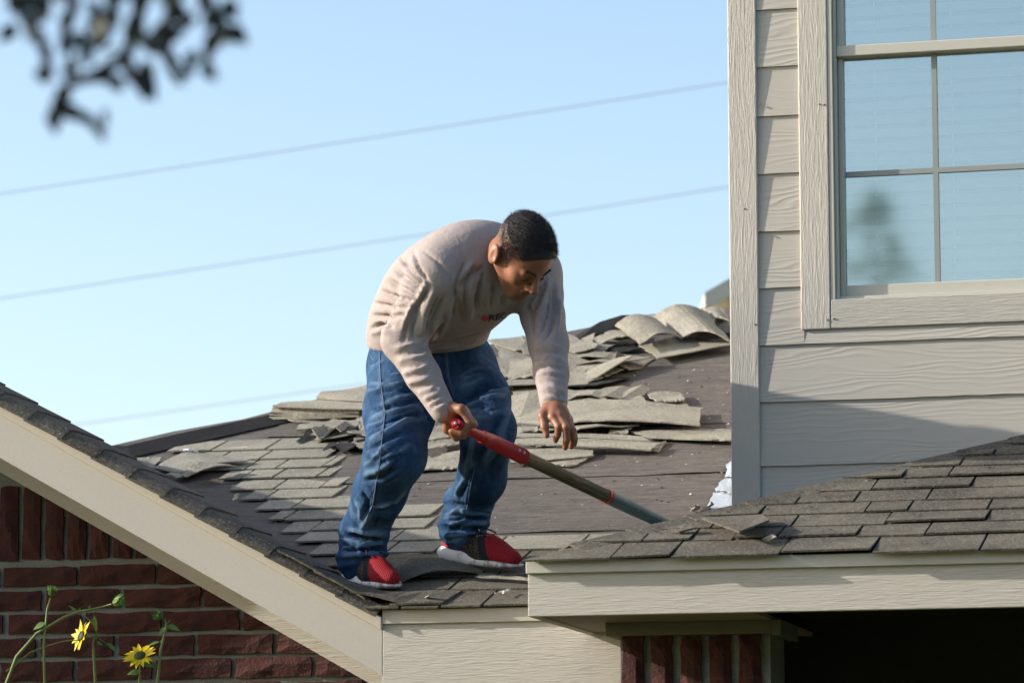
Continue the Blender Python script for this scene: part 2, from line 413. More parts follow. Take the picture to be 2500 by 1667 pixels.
TORN = [
    # ridge, upper right
    (q2((2000, 205), (2200, 215), (2300, 330), (2090, 300)), .05, M_SHD, .01),
    (q2((2080, 285), (2290, 320), (2310, 420), (2190, 375)), .03, M_SHD, 0),
    (q2((1520, 300), (2060, 245), (2330, 560), (1800, 500)), [.06, .06, .05, .05], M_SHD, .05),
    (q2((1420, 560), (1800, 470), (2330, 545), (1590, 680)), .035, M_SHD, .0),
    (q2((1170, 370), (1540, 290), (1785, 470), (1430, 550)), [.09, .10, .07, .08], M_SHD, .03),
    (q2((870, 545), (1270, 410), (1340, 465), (1010, 560)), [.03, .07, .07, .03], M_SHD, .01),
    (q2((1060, 600), (1330, 560), (1440, 590), (1180, 625)), .02, M_SHB, .0),
    (q2((-60, 505), (720, 440), (930, 545), (230, 612)), .03, M_SHD, .0),
    (q2((680, 590), (930, 548), (1160, 658), (690, 690)), .03, M_SHD, .0),
    (q2((40, 560), (480, 590), (430, 700), (120, 765)), .02, M_SHD, .0),
    (q2((110, 772), (290, 700), (460, 800), (170, 875)), .03, M_SHD, .0),
    (q2((680, 695), (1060, 738), (880, 812), (690, 795)), .028, M_SHD, .0),
    (q2((870, 812), (1060, 738), (1290, 772), (1075, 862)), .022, M_SHD, .0),
    (q2((640, 800), (1075, 858), (860, 950), (640, 935)), .03, M_SHD, .0),
    (q2((180, 890), (470, 880), (500, 990), (190, 985)), .012, M_SHD, .0),
    (q2((190, 985), (500, 960), (760, 1060), (200, 1060)), .012, M_SHD, .0),
    (q2((720, 1060), (1150, 1060), (1160, 1140), (730, 1140)), .012, M_SHD, .0),
    (q2((1590, 1100), (1862, 1102), (1890, 1170), (1600, 1150)), .012, M_SHD, .0),
    # left of the man, on the hip
    (q7((1390, 485), (1430, 365), (2260, 385), (2250, 470)), [.02, .07, .07, .03], M_SHD, .0),
    (q7((1430, 362), (1500, 320), (2350, 270), (2300, 380)), [.075, .08, .08, .075], M_SHD, .0),
    (q7((1840, 285), (1990, 250), (2420, 140), (2420, 325)), [.085, .09, .09, .085], M_SHD, .02),
    (q7((1660, 575), (1690, 520), (2230, 500), (1960, 560)), .025, M_SHD, .0),
    (q7((2250, 340), (2420, 330), (2420, 640), (2250, 560)), .035, M_SHD, .0),
    (q7((2200, 690), (2300, 540), (2420, 540), (2420, 640)), .02, M_SHD, .0),
    (q7((2200, 750), (2280, 700), (2420, 690), (2420, 760)), .02, M_SHD, .0),
    # lifted patch by the rake
    (q7((100, 850), (390, 840), (290, 940), (220, 950)), .02, M_SHD, .0),
    (q7((290, 945), (640, 795), (1240, 865), (560, 990)), [.02, .03, .03, .04], M_SHD, .01),
    (q7((560, 1010), (870, 890), (1100, 935), (600, 1035)), [.05, .06, .05, .05], M_SHD, .02),
    (q7((420, 1010), (640, 900), (1000, 900), (520, 1040)), .03, M_SHD, .0),
]
for i, (px, h, mt, bow) in enumerate(TORN):
    # px runs around the piece; sort into left-top, right-top, right-bottom, left-bottom
    torn(px, h, mt, main_roof, bow=bow, seed=i)
# smaller scraps strewn among them
rs = random.Random(21)
for i in range(64):
    zone = rs.random()
    if zone < .62: cx, cy = rs.uniform(1150, 1440), rs.uniform(785, 1005)
    elif zone < .8: cx, cy = rs.uniform(1330, 1670), rs.uniform(745, 800)
    else: cx, cy = rs.uniform(720, 860), rs.uniform(945, 1040)
    if zone < .62 and cx > 1400 - max(0, 900 - cy) * .9 + 60: continue
    c = roof(cx, cy); a = rs.uniform(-.5, .5) + (math.pi / 2 if rs.random() < .2 else 0); w_, d_ = rs.uniform(.05, .22 if zone < .62 else .10), rs.uniform(.05, .15 if zone < .62 else .08); h0 = rs.uniform(.008, .045)
    V = []; nx = 5; ny = 3; rx, ry = rs.uniform(-.12, .12), rs.uniform(-.15, .15)
    for j in range(ny + 1):
        for k in range(nx + 1):
            u, v = (k / nx - .5) * 2 * w_, (j / ny - .5) * 2 * d_
            if j in (0, ny): v += rs.uniform(-.014, .014)
            if k in (0, nx): u += rs.uniform(-.014, .014)
            x_ = c[0] + u * math.cos(a) - v * math.sin(a); y_ = c[1] + u * math.sin(a) + v * math.cos(a)
            V.append(rp(x_, y_, max(.006, h0 + rx * u + ry * v + .02 * math.sin(3 * u / w_ + i) * (i % 3 == 0))))
    F = [(j * (nx + 1) + k, j * (nx + 1) + k + 1, (j + 1) * (nx + 1) + k + 1, (j + 1) * (nx + 1) + k) for j in range(ny) for k in range(nx)]
    o = shingle(V, F, M_SHD if rs.random() < .75 else (M_SH if rs.random() < .6 else M_SHB), main_roof); m = o.modifiers.new('s', 'SOLIDIFY'); m.thickness = .004; m.offset = -1
# peeled cap strip standing along the hip: black underside
def strip_up(pts, hts, mat, name='hip_cap'):
    V = []; F = []
    for (q, h) in zip(pts, hts):
        b = roof(*q); V += [b + np.array([.02, -.04, -.005]), b + np.array([-.03, .03, h])]
    n = len(pts)
    F = [(2 * i, 2 * i + 2, 2 * i + 3, 2 * i + 1) for i in range(n - 1)]
    o = mesh(name, V, F, mat, main_roof); m = o.modifiers.new('s', 'SOLIDIFY'); m.thickness = .006; return o
strip_up([(180, 1062), (270, 1052), (300, 1050), (420, 1022), (560, 990), (690, 962), (840, 925)], [.03, .055, .05, .05, .045, .045, .05], M_SHB)
strip_up([(1325, 778), (1390, 762), (1440, 752), (1485, 735)], [.01, .05, .06, .03], M_SHB)
strip_up([(1375, 798), (1420, 790), (1475, 790)], [.02, .06, .05], M_SHB)

# --- gable: rake board, drip edge, soffit, frieze, bricks
def para(x0, x1, y0, y1, off0, off1, f=rk):
    return MB().hexa([(x0, y0, f(x0) + off0), (x1, y0, f(x1) + off0), (x1, y1, f(x1) + off0), (x0, y1, f(x0) + off0)],
                     [(x0, y0, f(x0) + off1), (x1, y0, f(x1) + off1), (x1, y1, f(x1) + off1), (x0, y1, f(x0) + off1)])
para(XA, 0, -.002, .03, -.206, -.063).build('rake_board', M_RAKE, house, bevel=.003)
para(XA, .0, -.018, .02, -.0631, -.022).build('drip_edge', M_DRIP, house, bevel=.003)
lrk = lambda x: rk(2 * XA - x)
para(2 * XA, XA, -.002, .03, -.206, -.063, lrk).build('rake_board', M_RAKE, house)
OV = .47
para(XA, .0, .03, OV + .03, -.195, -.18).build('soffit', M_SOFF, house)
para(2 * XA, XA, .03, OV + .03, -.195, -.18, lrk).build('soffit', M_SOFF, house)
para(XA, -.02, OV - .022, OV, -.300, -.1955).build('frieze_board', M_TRIMX, house, bevel=.003)
# mortar wall with bricks proud of it
YB = OV
wall = MB()
wall.hexa([(2 * XA, YB + .012, GZ), (.0, YB + .012, GZ), (.0, YB + .1, GZ), (2 * XA, YB + .1, GZ)],
          [(2 * XA, YB + .012, -.26), (.0, YB + .012, -.26), (.0, YB + .1, -.26), (2 * XA, YB + .1, -.26)])
wall.add([(2 * XA, YB + .012, -.26), (0, YB + .012, -.26), (XA, YB + .012, rk(XA) - .22)], [(0, 1, 2)])
gable_wall = wall.build('gable_wall', M_MORT, house)
def brick_mesh(wd, ht, dp=.06, seed=0, cut=None):
    """one brick with a worn front: front face is a 5x3 grid pushed about"""
    r = random.Random(seed); nx, nz = 6, 3; V = []; F = []
    for j in range(nz + 1):
        for i in range(nx + 1):
            x = wd * i / nx; z = ht * j / nz
            ed = i in (0, nx) or j in (0, nz)
            V.append((x + (r.uniform(-.004, .004) if ed else 0), r.uniform(-.003, .003) + (.005 if ed else 0), z + (r.uniform(-.0035, .0035) if ed else 0)))
    n0 = len(V); idx = lambda i, j: j * (nx + 1) + i
    for j in range(nz):
        for i in range(nx): F.append((idx(i, j), idx(i + 1, j), idx(i + 1, j + 1), idx(i, j + 1)))
    ring = [idx(i, 0) for i in range(nx + 1)] + [idx(nx, j) for j in range(1, nz + 1)] + [idx(i, nz) for i in range(nx - 1, -1, -1)] + [idx(0, j) for j in range(nz - 1, 0, -1)]
    for k in ring: V.append((V[k][0], dp, V[k][2]))
    m = len(ring)
    for k in range(m): F.append((ring[k], n0 + k, n0 + (k + 1) % m, ring[(k + 1) % m]))
    return V, F
BVAR = []
for sd in range(8):
    V, F = brick_mesh(.262, .064, seed=sd); me = bpy.data.meshes.new('brick'); me.from_pydata(V, [], F); me.materials.append(M_BRICK); BVAR.append(me)
def brick(x, y, z, parent, sx=1, sz=1, rot=0):
    o = bpy.data.objects.new('brick', random.choice(BVAR)); COL.objects.link(o); o.parent = parent
    o.location = (x, y, z); o.scale = (sx, 1, sz); o.rotation_euler = (0, rot, random.uniform(-.01, .01)); return o
CH = .0795; z1 = vert(130, 1290, YB)[2]         # the mortar line under the standing bricks
row = 0; zb = z1 - CH
while zb > -1.0:
    x = -2.3 + (.137 if row % 2 else 0) + random.uniform(-.02, .02)
    while x < -.02:
        if zb + .03 < min(rk(x + .13) - .2, 9): brick(x, YB - .004, zb, gable_wall, random.uniform(.97, 1.02))
        x += .278
    zb -= CH; row += 1
MB().box(2 * XA, -2.325, YB - .002, YB + .05, GZ, -.30).box(-2.3245, -.0, YB - .002, YB + .05, GZ, zb + .02).build('lower_brickwork', M_BWALL, house)
x = -1.9
while x < -.2:                                   # soldier course standing on end
    if z1 + .05 < rk(x + .064) - .24: brick(x + .064, YB - .004, z1 + .010, gable_wall, .95, 1.0, -math.pi / 2)
    x += .0815
YP = -.75
pc = vert(1212, 1284, YP); PX, PZ = pc[0], pc[2]
PXR = PX + 4.2
# --- main eave: fascia and drip edge
MB().box(.0, PX + .30, -.002, .03, -.252, -.052).build('fascia_board', M_TRIMX, house, bevel=.002)
MB().box(.0005, PX + .30, -.014, .02, -.0522, -.008).build('drip_edge', M_DRIP, house, bevel=.002)
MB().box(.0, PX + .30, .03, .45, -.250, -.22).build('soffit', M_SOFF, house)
MB().box(.0, PX + .1, .45, .6, GZ, -.05).build('lower_wall', M_BWALL, house)

# ------------------------------------------------------------------ porch
YW = .66
def pp(x, y, h=0): return (x, y, PZ + PT * (y - YP) + h)
porch = mesh('porch_roof', [pp(PX, YP, -.004), pp(PXR, YP, -.004), pp(PXR, YW, -.004), pp(PX + (YW - YP), YW, -.004),
                            (PX, YW, PZ - .004)], [(0, 1, 2, 3), (0, 3, 4)], M_SHB, house)
EXP = .134
y = YP; k = 0
while y < YW:
    left = PX + (y - YP) - .01
    x = left - random.uniform(0, .05); first = True
    while x < PX + 2.2:
        wd = random.uniform(.12, .33) if not first else random.uniform(.18, .3)
        xa, xb = max(x, left), x + wd
        hl = .011 + random.uniform(-.003, .007); j = random.uniform(-.006, .006) - (.042 if k == 0 else 0); g = .0035
        xsl = xa + (EXP + .03 if first else 0)
        V, F = slab([pp(xa + g, y + j, hl), pp(xb - g, y + j + random.uniform(-.005, .005), hl + random.uniform(0, .003)), pp(xb - g, y + EXP + .03, .004), pp(min(xsl + g, xb - .01), y + EXP + .03, .004)], .006)
        shingle(V, F, M_SH, porch)
        x += wd; first = False
    y += EXP; k += 1
# hip caps on the porch
s = .1
while s < 1.36:
    a = np.array(pp(PX + s, YP + s, .011)); b = np.array(pp(PX + s + .17, YP + s + .17, .007))
    d1 = np.array([.05, -.03, -.021]); d2 = np.array([-.05, .06, -.016])
    V = [a + d1, a, a + d2, b + d1, b, b + d2]; F = [(0, 1, 4, 3), (1, 2, 5, 4)]
    o = shingle(V, F, M_SH, porch); m = o.modifiers.new('s', 'SOLIDIFY'); m.thickness = .006
    s += .145
# lifted and broken tabs on the porch
def onporch(x, y, h=.012): return onplane(x, y, (0, -PT, 1), PZ - PT * YP + h)
def patch(px, h, mat, parent, name='shingle', thick=.006, fn=onporch):
    P = [fn(q[0], q[1], hh) for q, hh in zip(px, h)]
    o = mesh(name, P, [tuple(range(len(P)))[::-1]], mat, parent); m = o.modifiers.new('s', 'SOLIDIFY'); m.thickness = thick; m.offset = 0; return o
patch([(1612, 1190), (1752, 1183), (1768, 1195), (1698, 1222)], [.03, .035, .055, .06], M_SH, porch)
patch([(1752, 1238), (1772, 1228), (1785, 1233), (1770, 1241)], [.02, .03, .03, .02], M_SHD, porch)
patch([(1535, 1216), (1585, 1206), (1600, 1212), (1560, 1222)], [.02, .03, .03, .02], M_SH, porch)
# porch fascia, drip edge, soffit
MB().box(PX, PXR, YP + .004, YP + .034, PZ - .166, PZ - .042).build('porch_fascia', M_TRIMX, house, bevel=.002)
MB().box(PX - .003, PXR, YP - .012, YP + .03, PZ - .0425, PZ - .006).build('drip_edge', M_DRIPG, house, bevel=.002)
MB().box(PX, PX + .03, YP + .034, .0, PZ - .166, PZ - .03).build('porch_fascia', M_TRIMX, house)

bx0 = vert(1390, 1430, -.40); bx1 = vert(1772, 1430, -.40)
zb0 = vert(1500, 1458, -.40)[2]
M_BEAM = painted_wood('beam_shade_paint', 'x', (.15, .145, .10))  # trim paint darkened: the beam's deep shade is put into its colour
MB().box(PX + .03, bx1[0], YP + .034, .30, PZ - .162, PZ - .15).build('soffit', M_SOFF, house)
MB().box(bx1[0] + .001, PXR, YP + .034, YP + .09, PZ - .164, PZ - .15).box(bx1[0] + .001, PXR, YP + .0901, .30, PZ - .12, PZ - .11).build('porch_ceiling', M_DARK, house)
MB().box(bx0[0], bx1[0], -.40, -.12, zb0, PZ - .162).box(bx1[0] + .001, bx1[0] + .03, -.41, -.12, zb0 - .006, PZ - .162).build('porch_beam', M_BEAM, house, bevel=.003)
col = MB().box(bx0[0] + .04, bx1[0] - .01, -.37, -.14, GZ, zb0 - .001).build('brick_column', M_MORT, house)
MB().box(bx0[0] + .035, bx1[0] - .005, -.376, -.135, GZ, zb0 - .222).build('column_brickwork', M_BWALL, house)
cw = bx1[0] - bx0[0] - .05; x = bx0[0] + .045
while x < bx1[0] - .05:
    brick(x + .066, -.385, zb0 - .2, col, .75, 1.0, -math.pi / 2); x += .0885
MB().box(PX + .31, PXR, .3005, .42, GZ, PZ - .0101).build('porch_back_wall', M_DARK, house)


# ------------------------------------------------------------------ upper wall
def W(x, y, d=0.0): return vert(x, y, YW - d)
xc0 = W(1678, 600)[0]; xc1 = W(1744, 600)[0]
xt0 = W(1838, 400)[0]; xt1 = W(1906, 400)[0]
XRW = W(2700, 600)[0]
ztop = W(1750, -420)[2]; zbot = PT * .4
upper = MB().box(xc0 + .01, XRW, YW + .07, YW + .2, zbot, ztop).box(xc0 + .004, xc0 + .1, YW + .2, 4.5, zbot, ztop).build('upper_wall', M_SIDE, house)
zl = [W(1750, v)[2] for v in (-236, -106, 26, 157, 270, 402, 534, 664, 795, 925, 1072, 1215, 1360)]
zwin_b = W(1840, 760)[2]; zsill_t = W(1910, 690)[2]
def siding(x0, x1, zb, zt, zfull=None):
    # tapered lap board: thick lower edge, thin top
    n = max(2, int((x1 - x0) / .06)); V = []; F = []
    for i in range(n + 1):
        x = x0 + (x1 - x0) * i / n; j = random.uniform(-.0012, .0012)
        V += [(x, YW - .015, zb + j), (x, YW - .007, zt), (x, YW + .06, zt), (x, YW + .06, zb + j)]
    for i in range(n):
        a, b = 4 * i, 4 * i + 4
        F += [(a, b, b + 1, a + 1), (a + 3, a, a + 0, b + 3) if False else (a, a + 3, b + 3, b), (a + 1, b + 1, b + 2, a + 2), (a + 2, b + 2, b + 3, a + 3)]
    F += [(0, 1, 2, 3), (4 * n + 3, 4 * n + 2, 4 * n + 1, 4 * n)]
    return mesh('siding_board', V, F, M_SIDE, upper)
for i in range(1, len(zl)):
    zb, zt = zl[i], zl[i - 1]
    if zb > zsill_t: siding(xc1 - .01, xt0 + .01, zb, zt)
    elif zt > zwin_b:
        siding(xc1 - .01, xt0 + .01, zb, zt); siding(xt0 + .0105, XRW, zb, zwin_b + .03)
    else: siding(xc1 - .01, XRW, zb, zt)
TK = .021
MB().box(xc0, xc1, YW - TK, YW + .07, zbot, ztop).build('corner_board', M_TRIMZ, upper, bevel=.004)
MB().box(xc0 - .001, xc0 + .03, YW + .0701, YW + .16, zbot, ztop).build('corner_board', M_TRIMZ, upper)
win = MB().box(xt0, xt1, YW - TK, YW + .05, zwin_b, ztop).build('window', M_TRIMZ, house, bevel=.004)
MB().box(xt1 + .0008, XRW - .3, YW - TK + .001, YW + .05, zwin_b + .001, zsill_t).build('window_sill', M_TRIMX, win, bevel=.003)
MB().box(XRW - .2995, XRW - .2, YW - TK, YW + .05, zwin_b, ztop).build('window_trim', M_TRIMZ, win, bevel=.003)
for i in range(1, len(zl)):
    if zl[i - 1] > zwin_b: siding(XRW - .21, XRW, max(zl[i], zwin_b + .032), zl[i - 1])
MB().box(XRW, XRW + .1, YW - TK, YW + .2, zbot, ztop).build('corner_board', M_TRIMZ, upper, bevel=.004)
# vinyl frame and sashes
xg0 = W(1940, 400, -.03)[0]; zg0 = W(1940, 657, -.03)[2]
zm0 = W(1925, 131, .0)[2]; zm1 = W(1925, 106, .0)[2]
XG1 = XRW - .35
mb = MB()
mb.box(xt1 + .001, xt1 + .016, YW - .018, YW + .08, zsill_t, ztop)
mb.box(xt1 + .0165, xt1 + .026, YW - .006, YW + .08, zsill_t, ztop)
mb.box(xt1 + .0165, XG1, YW + .004, YW + .08, zsill_t - .005, zsill_t + .012)
mb.build('window_frame', M_VINYL, win, bevel=.002)
mb = MB()   # lower sash
mb.box(xt1 + .027, xg0, YW + .022, YW + .05, zsill_t + .0125, zm0)
mb.box(xg0, XG1, YW + .022, YW + .05, zsill_t + .0125, zg0)
mb.box(xt1 + .027, XG1, YW + .0, YW + .05, zm0 + .0005, zm1)
mb.build('sash', M_VINYL, win, bevel=.003)
mb = MB()   # upper sash
mb.box(xt1 + .027, xt1 + .05, YW + .012, YW + .05, zm1 + .001, ztop)
mb.build('sash', M_VINYL, win, bevel=.003)
xm = W(2150, 400, -.04)[0]; zh = W(2050, 397, -.04)[2]
MUN = flat_paint('muntin_vinyl', (.30, .32, .30), 40, .05, .05, .5)
MB().box(xm - .0085, xm + .0085, YW + .032, YW + .0395, zg0, zm0 - .002).build('muntin', MUN, win)
MB().box(xg0, xm - .0086, YW + .032, YW + .0395, zh - .0085, zh + .0085).box(xm + .0086, XG1, YW + .032, YW + .0395, zh - .0085, zh + .0085).build('muntin', MUN, win)
MB().box(xm - .0085, xm + .0085, YW + .032, YW + .0395, zm1 + .002, ztop).build('muntin', MUN, win)
g = N('window_glass')
lw = g.n('Fresnel', IOR=1.6); gl = g.n('BsdfGlossy', Roughness=.045); gl.inputs[0].default_value = (.93, .99, .96, 1)
tr = g.n('BsdfTransparent'); tr.inputs[0].default_value = (.93, .965, .95, 1)
mx = g.n('MixShader'); g.l(g.math('MULTIPLY_ADD', lw.outputs[0], .9, .30), mx.inputs[0]); g.l(tr.outputs[0], mx.inputs[1]); g.l(gl.outputs[0], mx.inputs[2])
g.l(mx.outputs[0], g.t.nodes['Material Output'].inputs[0]); M_GLASS = g.m
MB().box(xg0 - .005, XG1, YW + .040, YW + .0435, zg0 - .005, zm0).build('pane', M_GLASS, win)
MB().box(xt1 + .04, XG1, YW + .036, YW + .0395, zm1 + .001, ztop).build('pane', M_GLASS, win)
# blinds
MBL = flat_paint('blind_slat_white', (.86, .88, .84), 10, .02, .04, .5)
z = zg0 - .01; dz = .046
while z < ztop:
    v = [(xg0 - .03, YW + .062, z), (XG1, YW + .062, z), (XG1, YW + .074, z + .0475), (xg0 - .03, YW + .074, z + .0475)]
    o = mesh('blind_slat', v, [(0, 1, 2, 3)], MBL, win); m = o.modifiers.new('s', 'SOLIDIFY'); m.thickness = .003
    z += dz
for xD in (2013, 2190):
    xx = W(xD, 400, -.06)[0]; MB().box(xx - .0015, xx + .0015, YW + .0585, YW + .0605, zg0, ztop).build('blind_cord', MBL, win)
MB().box(xt1 - .05, XG1, YW + .2, YW + .21, zsill_t - .1, ztop).build('room_wall', flat_paint('room_wall_paint', (.3, .32, .3), 10, .02, .04), win)
# nails
mb = MB()
for q in [(1882, 240), (1893, 241), (1710, 480), (1745, 240), (1900, 735), (1915, 732), (1745, 530), (1735, 745)]:
    p = W(q[0], q[1], TK); mb.ball((p[0], p[1], p[2]), .0035, 6, 4)
mb.build('nail', flat_paint('rusty_nail', (.2, .16, .12)), upper)
# ------------------------------------------------------------------ smooth solids (signed distances meshed on a grid)
class Solid:
    def __init__(s): s.p = []
    def cap(s, a, b, ra, rb=None, k=.02, op=0):
        s.p.append(('c', np.array(a, float), np.array(b, float), ra, ra if rb is None else rb, k, op)); return s
    def chain(s, P, r, k=.02, op=0):
        for i in range(len(P) - 1): s.cap(P[i], P[i + 1], r[i], r[i + 1], k, op)
        return s
    def ell(s, c, rad, M=None, k=.02, op=0):
        M = np.eye(3) if M is None else np.array(M, float)
        s.p.append(('e', np.array(c, float), np.array(rad, float), M, 0, k, op)); return s
    def plane(s, c, n, k=.01, op=2):
        n = np.array(n, float); s.p.append(('h', np.array(c, float), n / np.linalg.norm(n), 0, 0, k, op)); return s
    @staticmethod
    def d1(p, X):
        if p[0] == 'c':
            a, b, ra, rb = p[1:5]; ba = b - a; pa = X - a
            h = np.clip(pa @ ba / max(ba @ ba, 1e-9), 0, 1)
            return np.linalg.norm(pa - h[:, None] * ba, axis=1) - (ra + (rb - ra) * h)
        if p[0] == 'e':
            q = (X - p[1]) @ p[3].T; r = p[2]
            k0 = np.linalg.norm(q / r, axis=1); k1 = np.linalg.norm(q / (r * r), axis=1)
            return np.where(k0 < .02, -r.min(), k0 * (k0 - 1) / np.maximum(k1, 1e-6))
        return (X - p[1]) @ p[2]
    def ev(s, X, sub=None):
        d = None
        for p in (s.p if sub is None else sub):
            e = s.d1(p, X); k, op = p[5], p[6]
            if d is None: d = e; continue
            if op == 0:
                h = np.clip(.5 + .5 * (d - e) / k, 0, 1); d = d * (1 - h) + e * h - k * h * (1 - h)
            elif op == 1:                                  # carve
                e = -e; h = np.clip(.5 - .5 * (d - e) / k, 0, 1); d = d * (1 - h) + e * h + k * h * (1 - h)
            else:                                          # keep only the inside of e
                h = np.clip(.5 - .5 * (d - e) / k, 0, 1); d = d * (1 - h) + e * h + k * h * (1 - h)
        return d
    def mesh(s, res, lo=None, hi=None, B=12):
        L = []; H = []
        for p in s.p:
            if p[6]: continue
            if p[0] == 'c': r = max(p[3], p[4]); L.append(np.minimum(p[1], p[2]) - r); H.append(np.maximum(p[1], p[2]) + r)
            elif p[0] == 'e':
                e = np.sqrt(((p[3].T * p[2]) ** 2).sum(1)); L.append(p[1] - e); H.append(p[1] + e)
        lo = np.min(L, 0) - 4 * res if lo is None else lo; hi = np.max(H, 0) + 4 * res if hi is None else hi
        nb = np.ceil((hi - lo) / res / B).astype(int); n = nb * B
        F = np.full(n, 1.0, np.float32)
        bi = np.stack(np.meshgrid(*[np.arange(k) for k in nb], indexing='ij'), -1).reshape(-1, 3)
        cen = lo + (bi * B + (B - 1) / 2) * res; rad = res * B * .9
        D = s.ev(cen)
        E = np.stack([s.d1(p, cen) for p in s.p]); ops = np.array([p[6] for p in s.p])
        add = np.where(ops[:, None] == 0, E, 9e9).min(0)
        g = np.stack(np.meshgrid(*[np.arange(B)] * 3, indexing='ij'), -1).reshape(-1, 3)
        for j in range(len(bi)):
            i0 = bi[j] * B; sl = tuple(slice(a, a + B) for a in i0)
            if abs(D[j]) > rad * 1.6 + .03: F[sl] = D[j]; continue
            sub = [p for q, p in enumerate(s.p) if (p[6] == 0 and E[q, j] < add[j] + 2 * rad + 2 * p[5] + .02) or (p[6] == 1 and E[q, j] < rad + p[5] + .03) or p[6] == 2]
            while sub and sub[0][6]: sub = sub[1:]
            if not sub: F[sl] = D[j]; continue
            F[sl] = s.ev(lo + (i0 + g) * res, sub).reshape(B, B, B)
        return nets(F, lo, res)
def nets(F, lo, res):
    S = F < 0; n = np.array(F.shape)
    cells = np.zeros(n - 1, bool); acc = np.zeros(tuple(n - 1) + (3,), np.float32); cnt = np.zeros(n - 1, np.int32)
    c0 = [slice(0, -1), slice(1, None)]
    cor = {}
    for dx in (0, 1):
        for dy in (0, 1):
            for dz in (0, 1): cor[dx, dy, dz] = (S[c0[dx], c0[dy], c0[dz]])
    allin = np.ones(n - 1, bool); anyin = np.zeros(n - 1, bool)
    for v in cor.values(): allin &= v; anyin |= v
    idx = np.argwhere(anyin & ~allin); cid = -np.ones(n - 1, np.int32); cid[tuple(idx.T)] = np.arange(len(idx))
    P = np.zeros((len(idx), 3)); C = np.zeros(len(idx))
    for ax in range(3):
        o = [a for a in range(3) if a != ax]
        for u in (0, 1):
            for v in (0, 1):
                a = idx.copy(); a[:, o[0]] += u; a[:, o[1]] += v; b = a.copy(); b[:, ax] += 1
                fa = F[tuple(a.T)]; fb = F[tuple(b.T)]; m = (fa < 0) != (fb < 0)
                t = np.where(m, fa / np.where(fa - fb == 0, 1, fa - fb), 0)
                q = a.astype(float); q[:, ax] += t; P[m] += q[m]; C += m
    V = lo + P / C[:, None] * res
    Q = []
    for ax in range(3):
        o = [(ax + 1) % 3, (ax + 2) % 3]
        sa = [slice(None)] * 3; sb = [slice(None)] * 3; sa[ax] = slice(0, -1); sb[ax] = slice(1, None)
        A = S[tuple(sa)]; Bm = S[tuple(sb)]; e = np.argwhere(A != Bm)
        e = e[(e[:, o[0]] > 0) & (e[:, o[1]] > 0) & (e[:, o[0]] < n[o[0]] - 1) & (e[:, o[1]] < n[o[1]] - 1)]
        ins = A[tuple(e.T)]
        def cc(u, v):
            q = e.copy(); q[:, o[0]] -= u; q[:, o[1]] -= v; return cid[tuple(q.T)]
        q = np.stack([cc(1, 1), cc(0, 1), cc(0, 0), cc(1, 0)], 1)
        q[~ins] = q[~ins][:, ::-1]; Q.append(q)
    return V, np.concatenate(Q)
def npmesh(name, V, Q, mat, parent=None):
    me = bpy.data.meshes.new(name); me.vertices.add(len(V)); me.vertices.foreach_set('co', np.asarray(V, np.float32).ravel())
    me.loops.add(Q.size); me.loops.foreach_set('vertex_index', Q.ravel().astype(np.int32))
    me.polygons.add(len(Q)); me.polygons.foreach_set('loop_start', np.arange(len(Q), dtype=np.int32) * 4); me.polygons.foreach_set('use_smooth', np.ones(len(Q), bool))
    me.update(calc_edges=True); me.validate()
    if mat: me.materials.append(mat)
    o = bpy.data.objects.new(name, me); COL.objects.link(o)
    if parent: o.parent = parent
    return o
def normals(V, Q):
    a, b = V[Q[:, 2]] - V[Q[:, 0]], V[Q[:, 3]] - V[Q[:, 1]]; f = np.cross(a, b); Nn = np.zeros_like(V)
    for k in range(4): np.add.at(Nn, Q[:, k], f)
    return Nn / (np.linalg.norm(Nn, axis=1)[:, None] + 1e-12)
def relax(V, Q, it=2):
    """light smoothing"""
    for _ in range(it):
        A = np.zeros_like(V); c = np.zeros(len(V))
        for k in range(4):
            np.add.at(A, Q[:, k], V[Q[:, (k + 1) % 4]] + V[Q[:, (k + 3) % 4]]); np.add.at(c, Q[:, k], 2)
        V = V * .5 + .5 * A / c[:, None]
    return V
def folds(V, Q, lines):
    """raise or sink folds along lines given as (view points, width, height)"""
    bvh = BVHTree.FromPolygons([Vector(v) for v in V], [tuple(map(int, q)) for q in Q]); Nn = normals(V, Q); D = np.zeros(len(V))
    for pts, wd, ht in lines:
        H = []
        pts = [np.array(p, float) for p in pts]
        for a, b in zip(pts[:-1], pts[1:]):
            for t in np.linspace(0, 1, max(2, int(np.linalg.norm(b - a) / 8)))[:-1]: H.append(a * (1 - t) + b * t)
        H.append(pts[-1]); W3 = []
        for q in H:
            r = ray(*q); h = bvh.ray_cast(Vector(CAM), Vector(r))[0]
            if h is not None: W3.append(np.array(h))
        if len(W3) < 2: continue
        best = np.full(len(V), 9.0); tt = np.zeros(len(V)); m = len(W3) - 1
        A = np.array(W3); near = ((V > A.min(0) - 3 * wd) & (V < A.max(0) + 3 * wd)).all(1)
        X = V[near]; bb = np.full(len(X), 9.0); bt = np.zeros(len(X))
        for i in range(m):
            ba = A[i + 1] - A[i]; h = np.clip((X - A[i]) @ ba / max(ba @ ba, 1e-9), 0, 1)
            d = np.linalg.norm(X - A[i] - h[:, None] * ba, axis=1); u = d < bb; bb[u] = d[u]; bt[u] = (i + h[u]) / m
        fall = np.clip(np.minimum(bt, 1 - bt) * 5 + .15, 0, 1)
        D[near] += (1.5 if ht < 0 else 1.1) * ht * np.exp(-(bb / (wd * (.62 if ht < 0 else .9))) ** 2) * fall
    folds.D = D
    return V + Nn * D[:, None]

